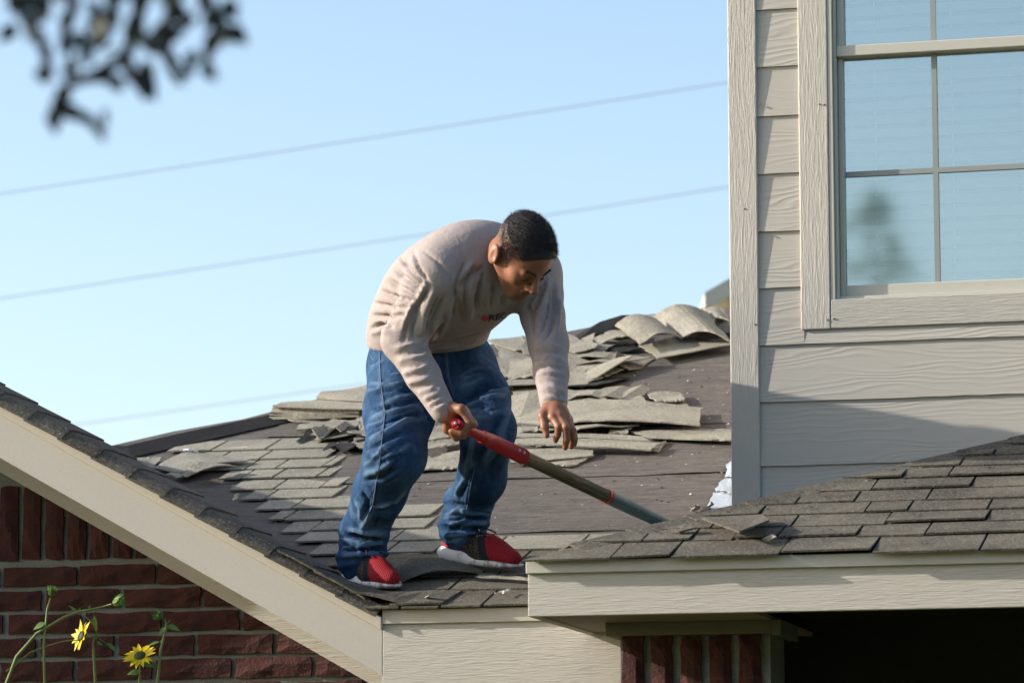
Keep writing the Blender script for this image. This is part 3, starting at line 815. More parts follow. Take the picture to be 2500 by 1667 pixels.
# ------------------------------------------------------------------ the man
def flat_col(name, c, rough=.7):
    g = N(name); return g.out(c, rough)
def cloth(name, c1, c2, c3, weave=600, fold=.5, rough=.9, dirt=None):
    g = N(name); co = g.coord(); b = g.noise(co, 6, 5, .6, .4); f = g.noise(co, weave, 2); m = g.noise(co, 26, 4, .6, 1.0)
    c = g.mix(g.ramp(b, [(.35, (0, 0, 0)), (.68, (1, 1, 1))]), c1, c2)
    c = g.mix(g.math('MULTIPLY', g.ramp(m, [(.4, (0, 0, 0)), (.7, (1, 1, 1))]), .45), c, c3)
    if dirt: c = g.mix(g.math('MULTIPLY', g.ramp(g.noise(co, 11, 6, .7), [(.50, (0, 0, 0)), (.80, (1, 1, 1))]), .38), c, dirt)
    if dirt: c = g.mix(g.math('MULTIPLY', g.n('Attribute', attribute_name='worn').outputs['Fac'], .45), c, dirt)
    c = g.mix(g.math('MULTIPLY', f, .25), c, tuple(x * .55 for x in c1))
    def crease(scale, dist, pw):
        n = g.noise(co, scale, 2, .5, dist); r_ = g.math('SUBTRACT', 1.0, g.math('MULTIPLY', g.math('ABSOLUTE', g.math('SUBTRACT', n, .5)), 7.0))
        return g.math('POWER', g.math('MAXIMUM', r_, 0.0), pw)
    h = g.math('ADD', g.math('MULTIPLY', crease(7, 1.6, 1.4), .8), g.math('MULTIPLY', crease(15, 1.2, 1.5), .45))
    h = g.math('ADD', h, g.math('ADD', g.math('MULTIPLY', m, .5), g.math('MULTIPLY', f, .10)))
    return g.out(c, rough, g.bump(h, fold, .012), .1)
M_SHIRT = cloth('shirt_cotton', (.335, .285, .268), (.38, .325, .305), (.285, .238, .225), fold=.12)
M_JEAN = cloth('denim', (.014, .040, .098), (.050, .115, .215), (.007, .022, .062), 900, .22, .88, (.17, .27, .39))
def skin_mat():
    g = N('skin'); co = g.coord(); b = g.noise(co, 30, 4); f = g.noise(co, 420, 2)
    c = g.mix(b, (.235, .10, .055), (.30, .135, .078)); c = g.mix(g.math('MULTIPLY', f, .2), c, (.22, .09, .05))
    sa = g.n('Attribute', attribute_name='stubble'); sn = g.noise(co, 900, 2, .7)
    c = g.mix(g.math('MINIMUM', g.math('MULTIPLY', sa.outputs['Fac'], g.math('MULTIPLY_ADD', sn, .9, .45)), .93), c, (.022, .020, .020))
    return g.out(c, .5, g.bump(f, .12, .002), .35, **{'Subsurface Weight': .08, 'Subsurface Scale': .01})
M_SKIN = skin_mat()
g = N('black_hair'); co = g.coord(); f = g.noise(co, 700, 3)
M_HAIR = g.out(g.mix(f, (.008, .008, .010), (.03, .027, .028)), .55, g.bump(f, .9, .004), .35)
J = dict(pel=at(985, 805, 12.0), neck=at(1140, 603, 11.63), rs=at(1003, 640, 11.53), ls=at(1226, 630, 11.74),
         re=at(925, 782, 11.60), rw=at(1018, 943, 11.50), le=at(1260, 790, 11.60), lw=at(1272, 925, 11.46),
         rh=at(926, 850, 11.93), lh=at(1062, 850, 12.06), rk=at(908, 1045, 11.62), lk=at(1121, 985, 11.78),
         ra=at(838, 1240, 11.90), la=at(1066, 1222, 12.03))
rn = wor(np.array([0, -PT, 1])) - wor(np.zeros(3)); rn /= np.linalg.norm(rn)
def rw(x, y, h=.016): return wor(roof(x, y, h))
ft = rw(905, 1352, .02); hl = ft + np.array([-.16, .235, 0]); hl[2] += .035
hl2 = rw(1006, 1283, .03); ft2 = rw(1214, 1309, .024); vl = (ft2 - hl2) / np.linalg.norm(ft2 - hl2)
vr = (ft - hl) / np.linalg.norm(ft - hl)
AR, AL = hl + vr * .085, hl2 + vl * .10          # above the heels
J['ra'] = AR + np.array([0, 0, .11]); J['la'] = AL + np.array([0, 0, .11])
axis = J['neck'] - J['pel']; axis /= np.linalg.norm(axis)
side = J['rs'] - J['ls']; side -= axis * (side @ axis); side /= np.linalg.norm(side); front = np.cross(axis, side)
TM = np.stack([side, front, axis])
person = empty('person', tuple((J['ra'] + J['la']) / 2 - np.array([0, 0, .07])))
tag(person, 'man in a faded long sleeved shirt, jeans and red sneakers bending over the roof', 'person')
P0 = np.array(person.location)
def finish(name, V, Q, mat, parent=person): return npmesh(name, V - P0, Q, mat, parent)
def torso(s, o=0.0):
    s.ell(at(978, 800, 12.0), (.195 + o, .145 + o, .12 + o), TM, .06)
    s.ell(at(985, 745, 11.93), (.205 + o, .165 + o, .15 + o), TM, .08)
    s.ell(at(1015, 680, 11.80), (.212 + o, .165 + o, .18 + o), TM, .08)
    s.ell(at(1070, 636, 11.69), (.215 + o, .158 + o, .17 + o), TM, .08)
    s.ell(at(1095, 590, 11.64), (.175 + o, .10 + o, .12 + o), TM, .06)
    s.cap(J['rs'] * .9 + J['neck'] * .1, J['ls'] * .9 + J['neck'] * .1, .09 + o, .09 + o, .06)
    return s
# shirt
sh = torso(Solid(), .004)
hemn = np.cross(at(1125, 776, 12.05) - at(832, 790, 12.0), at(975, 812, 11.8) - at(832, 790, 12.0)); hemn /= np.linalg.norm(hemn)
if hemn[2] < 0: hemn = -hemn
sh.plane(at(975, 812, 11.8), -hemn, .012, 2)
sh.chain([J['rs'], J['rs'] * .72 + J['re'] * .28], [.090, .085], .045); sh.chain([J['rs'] * .72 + J['re'] * .28, J['rs'] * .4 + J['re'] * .6, J['re']], [.083, .077, .068], .010)
sh.chain([J['re'], J['re'] * .5 + J['rw'] * .5, J['rw']], [.066, .054, .041], .02)
sh.chain([J['ls'], J['ls'] * .7 + J['le'] * .3], [.086, .082], .04); sh.chain([J['ls'] * .7 + J['le'] * .3, J['ls'] * .4 + J['le'] * .6, J['le']], [.079, .071, .063], .012)
sh.chain([J['le'], J['le'] * .5 + J['lw'] * .5, J['lw']], [.062, .054, .044], .02)
sh.cap(J['neck'] - axis * .05, J['neck'] + axis * .005, .085, .066, .03)
V, Q = sh.mesh(.0065)
V = relax(V, Q, 1)
SH = [ # sleeve of the arm holding the shovel
 ([(905, 800), (960, 790), (985, 770)], .008, .010), ([(905, 815), (965, 808), (990, 790)], .007, -.008), ([(912, 828), (970, 820), (1000, 800)], .008, .010),
 ([(918, 845), (975, 838)], .007, -.008), ([(925, 858), (980, 842)], .007, .009), ([(935, 880), (990, 868)], .007, .008), ([(930, 868), (985, 856)], .006, -.007),
 ([(950, 905), (1000, 890)], .007, .008), ([(945, 893), (995, 880)], .006, -.006), ([(962, 922), (1005, 905), (1015, 890)], .006, .008), ([(975, 935), (1015, 915)], .006, .008), ([(970, 928), (1010, 910)], .005, -.007),
 ([(985, 948), (1025, 928)], .006, .007), ([(980, 941), (1020, 921)], .005, -.006),
 ([(1000, 660), (975, 720), (968, 775)], .010, .011), ([(1020, 680), (995, 735), (985, 780)], .010, -.013), ([(1035, 700), (1020, 745), (1000, 785)], .010, .012),
 ([(960, 690), (945, 740), (950, 780)], .009, -.009), ([(945, 700), (925, 760)], .01, .008), ([(1050, 690), (1040, 730)], .008, -.010),
 ([(980, 640), (960, 690)], .010, .007),
 # back and side, drawn towards the armpit
 ([(985, 648), (960, 615), (948, 575)], .007, -.015), ([(975, 655), (935, 615), (915, 580)], .008, -.017), ([(968, 665), (920, 632), (893, 600)], .008, -.018), ([(960, 678), (910, 655), (872, 628)], .008, -.020), ([(950, 692), (900, 680), (855, 660)], .008, -.020), ([(942, 706), (895, 705), (848, 695)], .008, -.018), ([(934, 720), (890, 728), (842, 725)], .008, -.017),
 ([(905, 752), (880, 744), (850, 757)], .008, -.015), ([(900, 764), (872, 760), (840, 768)], .009, .008), ([(898, 742), (872, 736), (855, 740)], .007, .007),
 ([(968, 572), (1005, 600), (1036, 640), (1050, 690), (1036, 722)], .0045, -.007),
 # chest
 ([(1065, 640), (1055, 690), (1060, 740)], .011, -.009), ([(1085, 630), (1078, 690), (1075, 740)], .012, .010), ([(1105, 640), (1095, 690), (1090, 715)], .010, -.008), ([(1122, 650), (1120, 680), (1116, 705)], .011, .009), ([(1152, 680), (1152, 695), (1150, 708)], .010, -.007), ([(1045, 650), (1062, 622), (1100, 600)], .010, .008), ([(1052, 665), (1075, 635), (1115, 612)], .009, -.009),
 ([(1184, 686), (1178, 702)], .006, .006), ([(1000, 800), (1050, 795), (1110, 775)], .010, .008), ([(990, 790), (1040, 785), (1100, 765)], .010, -.006),
 ([(1070, 600), (1050, 640), (1048, 690)], .006, -.013), ([(1092, 605), (1070, 650), (1066, 720)], .006, -.012), ([(1112, 622), (1098, 670), (1092, 712)], .007, -.011), ([(1135, 650), (1130, 680), (1124, 706)], .007, -.010), ([(1160, 675), (1155, 703)], .006, -.009),
 ([(1080, 610), (1060, 655), (1056, 710)], .008, .008), ([(1104, 625), (1084, 680), (1080, 735)], .008, .008),
 ([(1205, 690), (1222, 720), (1226, 770)], .006, -.011), ([(1255, 640), (1238, 690), (1222, 730)], .006, -.010), ([(1268, 660), (1256, 720), (1240, 775)], .006, -.011), ([(1280, 700), (1272, 745), (1250, 785)], .006, -.010),
 ([(985, 660), (962, 700), (948, 760)], .006, -.013), ([(1005, 680), (985, 730), (975, 785)], .006, -.012), ([(955, 700), (935, 745), (925, 790)], .007, -.009),
 # the hanging arm
 ([(1260, 640), (1245, 690), (1235, 740)], .010, .009), ([(1275, 650), (1270, 710), (1262, 760)], .010, -.010), ([(1240, 655), (1215, 690), (1205, 720)], .010, -.009), ([(1285, 680), (1282, 740), (1275, 775)], .008, .010),
 ([(1225, 800), (1260, 792), (1290, 800)], .008, .009), ([(1225, 812), (1262, 806), (1293, 812)], .007, -.010), ([(1228, 826), (1262, 820), (1295, 828)], .008, .009), ([(1232, 842), (1265, 838), (1296, 846)], .007, -.008), ([(1234, 858), (1265, 856), (1297, 862)], .008, .008), ([(1238, 876), (1270, 874), (1297, 886)], .007, -.007), ([(1240, 893), (1270, 890), (1298, 902)], .007, .008), ([(1240, 906), (1270, 902), (1298, 915)], .006, -.007), ([(1242, 916), (1272, 911), (1300, 925)], .006, .007),
]
def spray(lines, quad, n, seed, wd, ht, ang=0.0):
    r = random.Random(seed); q = [np.array(p, float) for p in quad]
    for _ in range(n):
        u, v_ = r.random(), r.random(); c = (q[0] * (1 - u) + q[1] * u) * (1 - v_) + (q[3] * (1 - u) + q[2] * u) * v_
        a = R(ang + r.uniform(-16, 16)); L = r.uniform(16, 42); d = np.array([math.cos(a), -math.sin(a)]) * L; m = np.array([-d[1], d[0]]) * r.uniform(-.25, .25)
        lines.append(([c - d, c + m, c + d], wd * r.uniform(.7, 1.2), ht * r.uniform(.6, 1.2) * r.choice((1, -1))))
spray(SH, [(915, 800), (990, 780), (1035, 925), (985, 945)], 10, 14, .006, .003, 15); spray(SH, [(1232, 800), (1296, 800), (1300, 920), (1244, 920)], 10, 16, .006, .003, -8)
V = relax(folds(V, Q, SH), Q, 1)
shirt = finish('shirt', V, Q, M_SHIRT)
BV_SHIRT = BVHTree.FromPolygons([Vector(v) for v in V], [tuple(map(int, q)) for q in Q])
# jeans
JX = Solid()
JX.ell(at(980, 812, 11.99), (.188, .158, .14), TM, .05).ell(at(990, 790, 11.95), (.175, .150, .11), TM, .05).ell(at(985, 868, 12.02), (.185, .135, .12), TM, .05)
JX.chain([J['rh'], J['rh'] * .5 + J['rk'] * .5, J['rk']], [.118, .108, .096], .05)
JX.chain([J['rk'], at(872, 1130, 11.76), AR + np.array([.01, -.01, .17]), AR + np.array([0, 0, .085])], [.096, .083, .073, .072], .03)
JX.chain([J['lh'], J['lh'] * .5 + J['lk'] * .5, J['lk']], [.120, .106, .088], .05)
JX.chain([J['lk'], at(1106, 1100, 11.88), AL + np.array([.025, -.01, .19]), AL + np.array([.005, 0, .11])], [.086, .076, .070, .072], .03)
for A_, ox in ((AR, .008), (AL, .018)):
    dz_ = .026 if A_ is AL else 0.0
    for i, (z_, r) in enumerate([(.205, .078), (.165, .083), (.128, .084), (.095, .084), (.068, .080)]):
        JX.ell(A_ + np.array([ox * (z_ - .06) / .1, -.008, z_ + dz_]), (r * (1 + .06 * math.sin(9 * i)), r, .016), np.array(Matrix.Rotation(.16 * math.sin(5 * i + 40 * ox), 3, 'Y')), .011)
    JX.cap(A_ + np.array([0, -.01, .085 + dz_]), A_ + np.array([.01, -.012, .055 + dz_]), .072, .066, .02)
JX.ell(at(1050, 1140, 11.98), (.03, .035, .03), None, .03)
V, Q = JX.mesh(.0065); V = relax(V, Q, 1)
JF = [([(850, 905), (900, 895), (960, 900)], .012, -.008), ([(850, 960), (905, 945), (970, 930)], .012, .009), ([(848, 985), (905, 965), (965, 945)], .010, -.011), ([(845, 1010), (900, 985), (950, 955)], .012, .010), ([(840, 1035), (890, 1010), (935, 985)], .010, -.009),
 ([(848, 880), (890, 885), (930, 880)], .010, .006), ([(855, 940), (900, 935)], .010, -.007),
 ([(835, 1090), (870, 1080), (905, 1055)], .011, .009), ([(835, 1105), (875, 1098), (915, 1075)], .010, -.009), ([(870, 1165), (910, 1150), (935, 1120)], .008, .010), ([(865, 1175), (905, 1165), (930, 1140)], .008, -.009), ([(850, 1180), (840, 1200), (830, 1215)], .010, .010), ([(870, 1190), (855, 1215)], .010, -.009), ([(830, 1130), (845, 1150), (840, 1180)], .010, -.010), ([(815, 1150), (830, 1165), (828, 1195)], .010, .009),
 ([(800, 1215), (840, 1222), (890, 1225)], .009, .012), ([(795, 1232), (840, 1236), (885, 1240)], .007, -.014), ([(790, 1248), (835, 1250), (885, 1245)], .008, .012), ([(790, 1262), (840, 1262), (885, 1262)], .007, -.012), ([(785, 1278), (830, 1272), (880, 1276)], .008, .010), ([(835, 1250), (850, 1265), (880, 1268)], .007, .010), ([(820, 1255), (830, 1280)], .006, .009),
 ([(1120, 900), (1150, 890), (1170, 900)], .012, .008), ([(1060, 920), (1110, 895), (1160, 885)], .012, -.009), ([(1060, 940), (1110, 915), (1165, 905)], .011, .009), ([(1170, 930), (1150, 1000), (1110, 1060)], .012, .008), ([(1150, 960), (1120, 1020), (1090, 1060)], .012, -.009), ([(1090, 1000), (1075, 1050), (1070, 1100)], .010, .008),
 ([(1070, 1100), (1055, 1120), (1045, 1140)], .010, .012), ([(1045, 1155), (1085, 1165), (1135, 1155)], .009, -.009), ([(1040, 1172), (1085, 1178), (1140, 1170)], .008, .010), ([(1035, 1192), (1080, 1190), (1138, 1192)], .007, -.011), ([(1030, 1203), (1080, 1200), (1136, 1205)], .008, .011), ([(1025, 1217), (1075, 1212), (1135, 1217)], .006, -.011), ([(1020, 1232), (1070, 1224), (1132, 1226)], .008, .010), ([(1040, 1235), (1055, 1250)], .008, .009),
 ([(1020, 800), (1028, 860), (1045, 920)], .006, .006), ([(1000, 990), (975, 940), (1000, 880)], .012, -.008), ([(870, 800), (872, 870), (882, 950), (870, 1060), (855, 1160)], .0035, .0035), ([(1090, 1000), (1080, 1090), (1065, 1180), (1050, 1240)], .0035, .0035)]
spray(JF, [(850, 830), (960, 850), (960, 1000), (845, 1000)], 16, 1, .009, .0045, 12); spray(JF, [(840, 1010), (940, 1010), (910, 1180), (820, 1180)], 14, 2, .008, .005, 35)
spray(JF, [(1060, 850), (1160, 850), (1170, 960), (1060, 960)], 12, 3, .009, .0045, 8); spray(JF, [(1070, 1000), (1165, 1000), (1140, 1160), (1060, 1160)], 12, 4, .008, .0045, 60)
spray(JF, [(790, 1215), (885, 1215), (885, 1275), (780, 1275)], 20, 5, .006, .006, 4); spray(JF, [(1020, 1170), (1135, 1170), (1130, 1235), (1015, 1240)], 20, 6, .006, .006, 6)
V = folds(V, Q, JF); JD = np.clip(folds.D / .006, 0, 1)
d = V[:, 2] - at(980, 772, 12)[2]; hi_ = d > 0; V[hi_, 2] -= d[hi_] * .8
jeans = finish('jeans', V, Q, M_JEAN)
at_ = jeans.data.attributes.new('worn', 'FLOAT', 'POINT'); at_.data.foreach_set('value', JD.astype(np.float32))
BV_JEAN = BVHTree.FromPolygons([Vector(v) for v in V], [tuple(map(int, q)) for q in Q])
# seams
def seam(name, pts, bvh, rad, mat, par, off=.0006):
    P = []
    pts = [np.array(p, float) for p in pts]
    for a, b in zip(pts[:-1], pts[1:]):
        for t in np.linspace(0, 1, max(2, int(np.linalg.norm(b - a) / 6)))[:-1]:
            h, n, _, _ = bvh.ray_cast(Vector(CAM), Vector(ray(*(a * (1 - t) + b * t))))
            if h is not None: P.append(np.array(h) + np.array(n) * off - P0)
    if len(P) > 2: MB().tube(P, rad, 5).build(name, mat, par, True)
M_THREAD = flat_col('seam_thread', (.13, .17, .23), .9)
seam('seam', [(872, 806), (874, 870), (884, 950), (872, 1060), (856, 1160), (838, 1200)], BV_JEAN, .0016, M_THREAD, jeans)
seam('seam', [(1092, 1070), (1082, 1110), (1070, 1180), (1055, 1225)], BV_JEAN, .0014, M_THREAD, jeans)
seam('seam', [(1024, 806), (1030, 860), (1042, 915)], BV_JEAN, .0014, M_THREAD, jeans)
seam('seam', [(848, 812), (858, 828), (874, 836)], BV_JEAN, .0013, M_THREAD, jeans)
# body: head, neck, trunk, limbs and hands as one surface
HC = at(1203, 575, 11.44)
f_ = np.array([.44, -.30, -.85]); f_ /= np.linalg.norm(f_)
u_ = np.array([.43, -.64, .52]); u_ -= f_ * (u_ @ f_); u_ /= np.linalg.norm(u_)
l_ = np.cross(u_, f_)                          # towards the man's left
HM = np.stack([f_, l_, u_]); HS = 1.03
def hp(x, y, z): return HC + HS * (f_ * x + l_ * y + u_ * z)
bd = Solid()
def he(c, r, k=.02, op=0): bd.ell(hp(*c), np.array(r) * HS, HM, k, op)
def hc(a, b, ra, rb, k=.015, op=0): bd.cap(hp(*a), hp(*b), ra * HS, rb * HS, k, op)
he((-.012, 0, .022), (.098, .079, .088)); he((.040, 0, .012), (.056, .064, .062), .03); he((.040, 0, -.045), (.055, .058, .075), .03)
for sg in (1, -1):
    hc((.0, sg * .056, -.06), (.072, sg * .018, -.112), .020, .019, .03)
    he((.062, sg * .043, -.038), (.026, .022, .024), .02)
    hc((.083, sg * .043, .000), (.094, sg * .012, .001), .009, .010, .012)
he((.080, 0, -.113), (.022, .026, .020), .02)
for sg in (1, -1):
    he((.104, sg * .031, -.019), (.018, .019, .012), .012, 1); he((.083, sg * .032, -.019), (.013, .017, .013), .006)
hc((.094, 0, -.004), (.121, 0, -.044), .008, .012, .012); he((.119, 0, -.046), (.013, .014, .011), .008)
for sg in (1, -1): he((.107, sg * .014, -.049), (.012, .008, .009), .006)
he((.078, 0, -.076), (.030, .034, .030), .02); he((.104, 0, -.072), (.009, .024, .006), .005); he((.101, 0, -.083), (.009, .021, .007), .005); he((.113, 0, -.0775), (.012, .028, .0022), .004, 1)
for sg in (1, -1):
    ec = hp(-.020, sg * .086, -.036)
    em = np.stack([f_ * .95 + u_ * .15 - l_ * sg * .45, l_ * sg, u_]); em[0] /= np.linalg.norm(em[0])
    bd.ell(ec, np.array((.022, .010, .033)) * HS, em, .006)
    bd.ell(hp(-.010, sg * .100, -.032), np.array((.012, .008, .020)) * HS, em, .004, 1)
    bd.ell(hp(.002, sg * .091, -.040), np.array((.005, .006, .008)) * HS, em, .003)
bd.cap(hp(-.04, 0, -.06), J['neck'] + axis * .02, .062, .066, .03); bd.cap(J['neck'] + axis * .03, J['neck'] - axis * .1, .066, .08, .03)
NH = len(bd.p)
torso(bd, -.04)
bd.chain([J['rs'], J['re'], J['rw']], [.062, .046, .030], .03); bd.chain([J['ls'], J['le'], J['lw']], [.062, .046, .030], .03)
bd.chain([J['rh'], J['rk'], J['ra'] + np.array([0, 0, .0])], [.085, .045, .02], .04); bd.chain([J['lh'], J['lk'], J['la'] + np.array([0, 0, .0])], [.085, .045, .02], .04)
# hand that holds the grip
GB = at(1047, 973, 11.44); bdir = np.array([.10, 1, .03]); bdir /= np.linalg.norm(bdir)
GC = GB + bdir * .055
e1 = np.array([1.0, 0, 0]); e1 -= bdir * (e1 @ bdir); e1 /= np.linalg.norm(e1); e2 = np.cross(e1, bdir)
if e2[2] < 0: e2 = -e2
def ring(s_, ang, rad): a = R(ang); return GC + bdir * s_ + rad * (math.cos(a) * e1 + math.sin(a) * e2)
mc = []
for i, (s_, r, ln) in enumerate([(-.036, .0108, .92), (-.012, .0122, 1.0), (.013, .0126, 1.03), (.038, .0124, 1.0)]):
    K1 = ring(s_ * 1.02, 72, .050); K2 = ring(s_, 8, .046 * ln); K3 = ring(s_ * .96, -62, .031); K4 = ring(s_ * .92, -128, .027)
    mc.append(K1); bd.chain([K1, K2, K3, K4], [r * 1.12, r * 1.06, r, r * .88], .004)
    bd.cap(J['rw'] * .55 + K1 * .45 + np.array([0, 0, .004]), K1, .020, .0135, .014)
    bd.ell(K1 + e2 * .004, (.0125, .0125, .0105), None, .006)
bd.cap(J['rw'], J['rw'] * .4 + GC * .6 + e2 * .022 - e1 * .012, .030, .026, .02)
bd.cap(J['rw'] * .4 + GC * .6 + e2 * .022 - e1 * .012, ring(0, 130, .036), .026, .020, .014)
bd.chain([J['rw'] * .5 + GC * .5 + bdir * .02 - e1 * .01, ring(.045, 190, .040), ring(.054, 250, .034), ring(.050, 300, .030)], [.017, .0135, .012, .0095], .008)
# the hanging hand
lw = J['lw']; kn = {}
fing = {'index': [(1270, 958, 11.40), (1283, 980, 11.375), (1281, 998, 11.385), (1276, 1012, 11.40)],
        'middle': [(1285, 957, 11.40), (1300, 981, 11.37), (1302, 1008, 11.385), (1298, 1028, 11.405)],
        'ring': [(1298, 959, 11.415), (1311, 983, 11.39), (1316, 1008, 11.41), (1312, 1026, 11.43)],
        'little': [(1305, 964, 11.435), (1316, 986, 11.42), (1321, 1007, 11.435), (1320, 1021, 11.45)]}
for (nm, pts), r in zip(fing.items(), (.0108, .0115, .0108, .0094)):
    P = [at(*p) for p in pts]; bd.chain(P, [r * 1.25, r * 1.1, r, r * .8], .003)
    bd.cap(lw * .5 + P[0] * .5, P[0], .019, .0135, .012); bd.ell(P[0] + np.array([0, -.004, .002]), (.0125,) * 3, None, .006)
bd.cap(lw, at(1280, 945, 11.43), .031, .030, .02); bd.cap(at(1275, 945, 11.43), at(1290, 958, 11.42), .028, .022, .015)
bd.chain([at(1258, 938, 11.43), at(1247, 955, 11.41), at(1251, 980, 11.395), at(1256, 1000, 11.39)], [.020, .0145, .0118, .0095], .010)
V, Q = bd.mesh(.0034); V = relax(V, Q, 1)
hl_ = (V - HC) @ HM.T / HS
x_, y_, z_ = hl_.T
onhead = (np.linalg.norm(hl_, axis=1) < .16) & (V[:, 2] > (HC - u_ * .12)[2] - .12)
sc_ = np.clip((z_ + .036 - .5 * x_) / .105, 0, 1) ** 1.15 * np.clip((.050 - x_) / .02, 0, 1) * np.clip((.012 + np.abs(y_) * .0 - (x_ - .05)) / .03, 0, 1)
beard = .28 * np.clip((-.055 - z_) / .03, 0, 1) * np.clip((x_ - .03) / .03, 0, 1)
ear_ = (np.abs(y_) > .084) & (z_ < .010) & (z_ > -.08)
st_ = np.where(onhead & ~ear_, np.maximum(sc_, beard), 0.0)
body = finish('body', V, Q, M_SKIN)
at_ = body.data.attributes.new('stubble', 'FLOAT', 'POINT'); at_.data.foreach_set('value', st_.astype(np.float32))
BV_BODY = BVHTree.FromPolygons([Vector(v) for v in V], [tuple(map(int, q)) for q in Q])
# hair: a cap over the crown, with short hairs standing on it
def hairline(x, y, z):
    """1 inside the hair, 0 outside, in head coordinates (front, left, up); fades out down the sides"""
    top = z - (.052 + .10 * max(0, x - .05)) if x > .045 else z - (.052 - 1.05 * (0.045 - x) if x > -.02 else -.016)
    return top
hair = Solid(); hair.p = [(p[0], p[1], p[2] + .0055 if p[0] == 'e' else p[2], p[3], p[4], p[5], p[6]) for p in bd.p[:2]]
hair.plane(hp(.078, 0, .052), f_ * .80 - u_ * .60, .004, 2)
hair.plane(hp(-.02, 0, .030), -u_ * 1.0 - f_ * .62, .008, 2)
hair.plane(hp(0, -.066, .030), -l_ * .75 - u_ * .55, .006, 2); hair.plane(hp(0, .066, .030), l_ * .75 - u_ * .55, .006, 2)
hv, hq = hair.mesh(.0042)
rel = (hv - HC) @ HM.T / HS
hn = normals(hv, hq); hv = hv + hn * (rng.normal(0, .0006, len(hv)))[:, None]
hairo = finish('hair', hv, hq, M_HAIR)
# short hairs on the crown and the faded sides
SV = []; SF = []
def headhit(dv):
    h = BV_BODY.ray_cast(Vector(HC + np.array(dv) * .25), Vector(-np.array(dv)), .25); return h
for i in range(26000):
    v = rng.normal(size=3); v /= np.linalg.norm(v); dw = f_ * v[0] + l_ * v[1] + u_ * v[2]
    x, y, z = .1 * v[0], .085 * v[1], .09 * v[2] + .02
    if v[2] < -.7 or (v[0] > .62): continue
    fade = (v[2] + .55 * v[0] + .05) / .42 + .62          # 1 on top, falling to 0 below
    if v[0] > .45 and v[2] < .25: continue
    if abs(v[1]) > .75 and v[2] < -.22 and -.5 < v[0] < .3: continue
    if rng.random() > np.clip(fade, 0, 1) ** 1.3: continue
    h, n, _, _ = headhit(dw)
    if h is None: continue
    h = np.array(h); n = np.array(n); ln = (.0035 + .0065 * np.clip(fade, 0, 1)) * rng.uniform(.7, 1.2)
    if fade > .9: h = h + n * .004
    t = np.cross(n, rng.normal(size=3)); t /= np.linalg.norm(t); tip = h + (n + .7 * (f_ * .4 - u_ * .3) + .35 * rng.normal(size=3)) * ln
    b = len(SV); SV += [h - t * .0006 - P0, h + t * .0006 - P0, tip - P0]; SF.append((b, b + 1, b + 2))
hs = mesh('hair_strands', SV, SF, M_HAIR, hairo); tag(hs, kind='stuff')
# brows, eyes
for sg in (1, -1):
    bv = []; bf = []
    for i in range(160):
        t = rng.random(); q = hp(.13, sg * (.012 + .036 * t), .005 + .006 * math.sin(t * 2.4) + rng.normal(0, .0018))
        h, n, _, _ = BV_BODY.ray_cast(Vector(q), Vector(-f_), .1)
        if h is None: continue
        h = np.array(h); d_ = (l_ * sg * .9 + u_ * .3 + f_ * .3) * .008; s_ = u_ * .0007; b = len(bv); bv += [h - s_ - P0, h + s_ - P0, h + d_ - P0]; bf.append((b, b + 1, b + 2))
    mesh('eyebrow', bv, bf, M_HAIR, person)
    lv = []; lf = []
    for i in range(60):
        t = rng.random(); q = hp(.13, sg * (.020 + .024 * t), -.024 + .003 * math.sin(t * 3.1))
        h, n, _, _ = BV_BODY.ray_cast(Vector(q), Vector(-f_), .1)
        if h is None: continue
        h = np.array(h); d_ = (f_ * .8 - u_ * .5) * .006; s_ = l_ * .0007; b = len(lv); lv += [h - s_ - P0, h + s_ - P0, h + d_ - P0]; lf.append((b, b + 1, b + 2))
    mesh('eyelash', lv, lf, M_HAIR, person)
cr = MB(); cc = J['neck'] + axis * .0; P = []
ca = side; cb = np.cross(axis, side)
for i in range(29):
    a = 2 * math.pi * i / 28; P.append(cc + ca * .074 * math.cos(a) + cb * .078 * math.sin(a) - axis * (.018 * math.sin(a)) - P0)
cr.tube(P, .0085, 10, False); cr.build('collar', M_SHIRT, shirt, True)
# print on the shirt: red dot and the word REC
def on_shirt(x, y, off=.0032, bv=None):
    r = ray(x, y); h, n, _, _ = (bv or BV_SHIRT).ray_cast(Vector(CAM), Vector(r))
    if h is None: return None
    return np.array(h) + np.array(n) * off
M_RED = flat_col('print_red', (.50, .03, .035)); M_BLK = flat_col('print_black', (.012, .012, .014))
dotV = [on_shirt(1112.5, 730, .0035) - P0]; dotF = []; k = 20
for j in (1, 2):
    for i in range(k):
        a = 2 * math.pi * i / k; dotV.append(on_shirt(1112.5 + 3.4 * j * math.cos(a), 730 + 3.3 * j * math.sin(a), .0035) - P0)
for i in range(k):
    n_ = (i + 1) % k; dotF += [(0, 1 + n_, 1 + i), (1 + i, 1 + n_, 1 + k + n_, 1 + k + i)]
mesh('print_dot', dotV, dotF, M_RED, shirt)
fc = bpy.data.curves.new('word', 'FONT'); fc.body = 'REC'; fc.size = 1; fc.resolution_u = 3; fc.offset = .018
fo = bpy.data.objects.new('word', fc); COL.objects.link(fo); bpy.context.view_layer.update()
me = bpy.data.meshes.new_from_object(fo.evaluated_get(bpy.context.evaluated_depsgraph_get())); bpy.data.objects.remove(fo)
import bmesh
bm = bmesh.new(); bm.from_mesh(me); bmesh.ops.triangulate(bm, faces=bm.faces); bmesh.ops.subdivide_edges(bm, edges=bm.edges, cuts=1); 
xs = [v.co.x for v in bm.verts]; x0, x1 = min(xs), max(xs)
ok = True
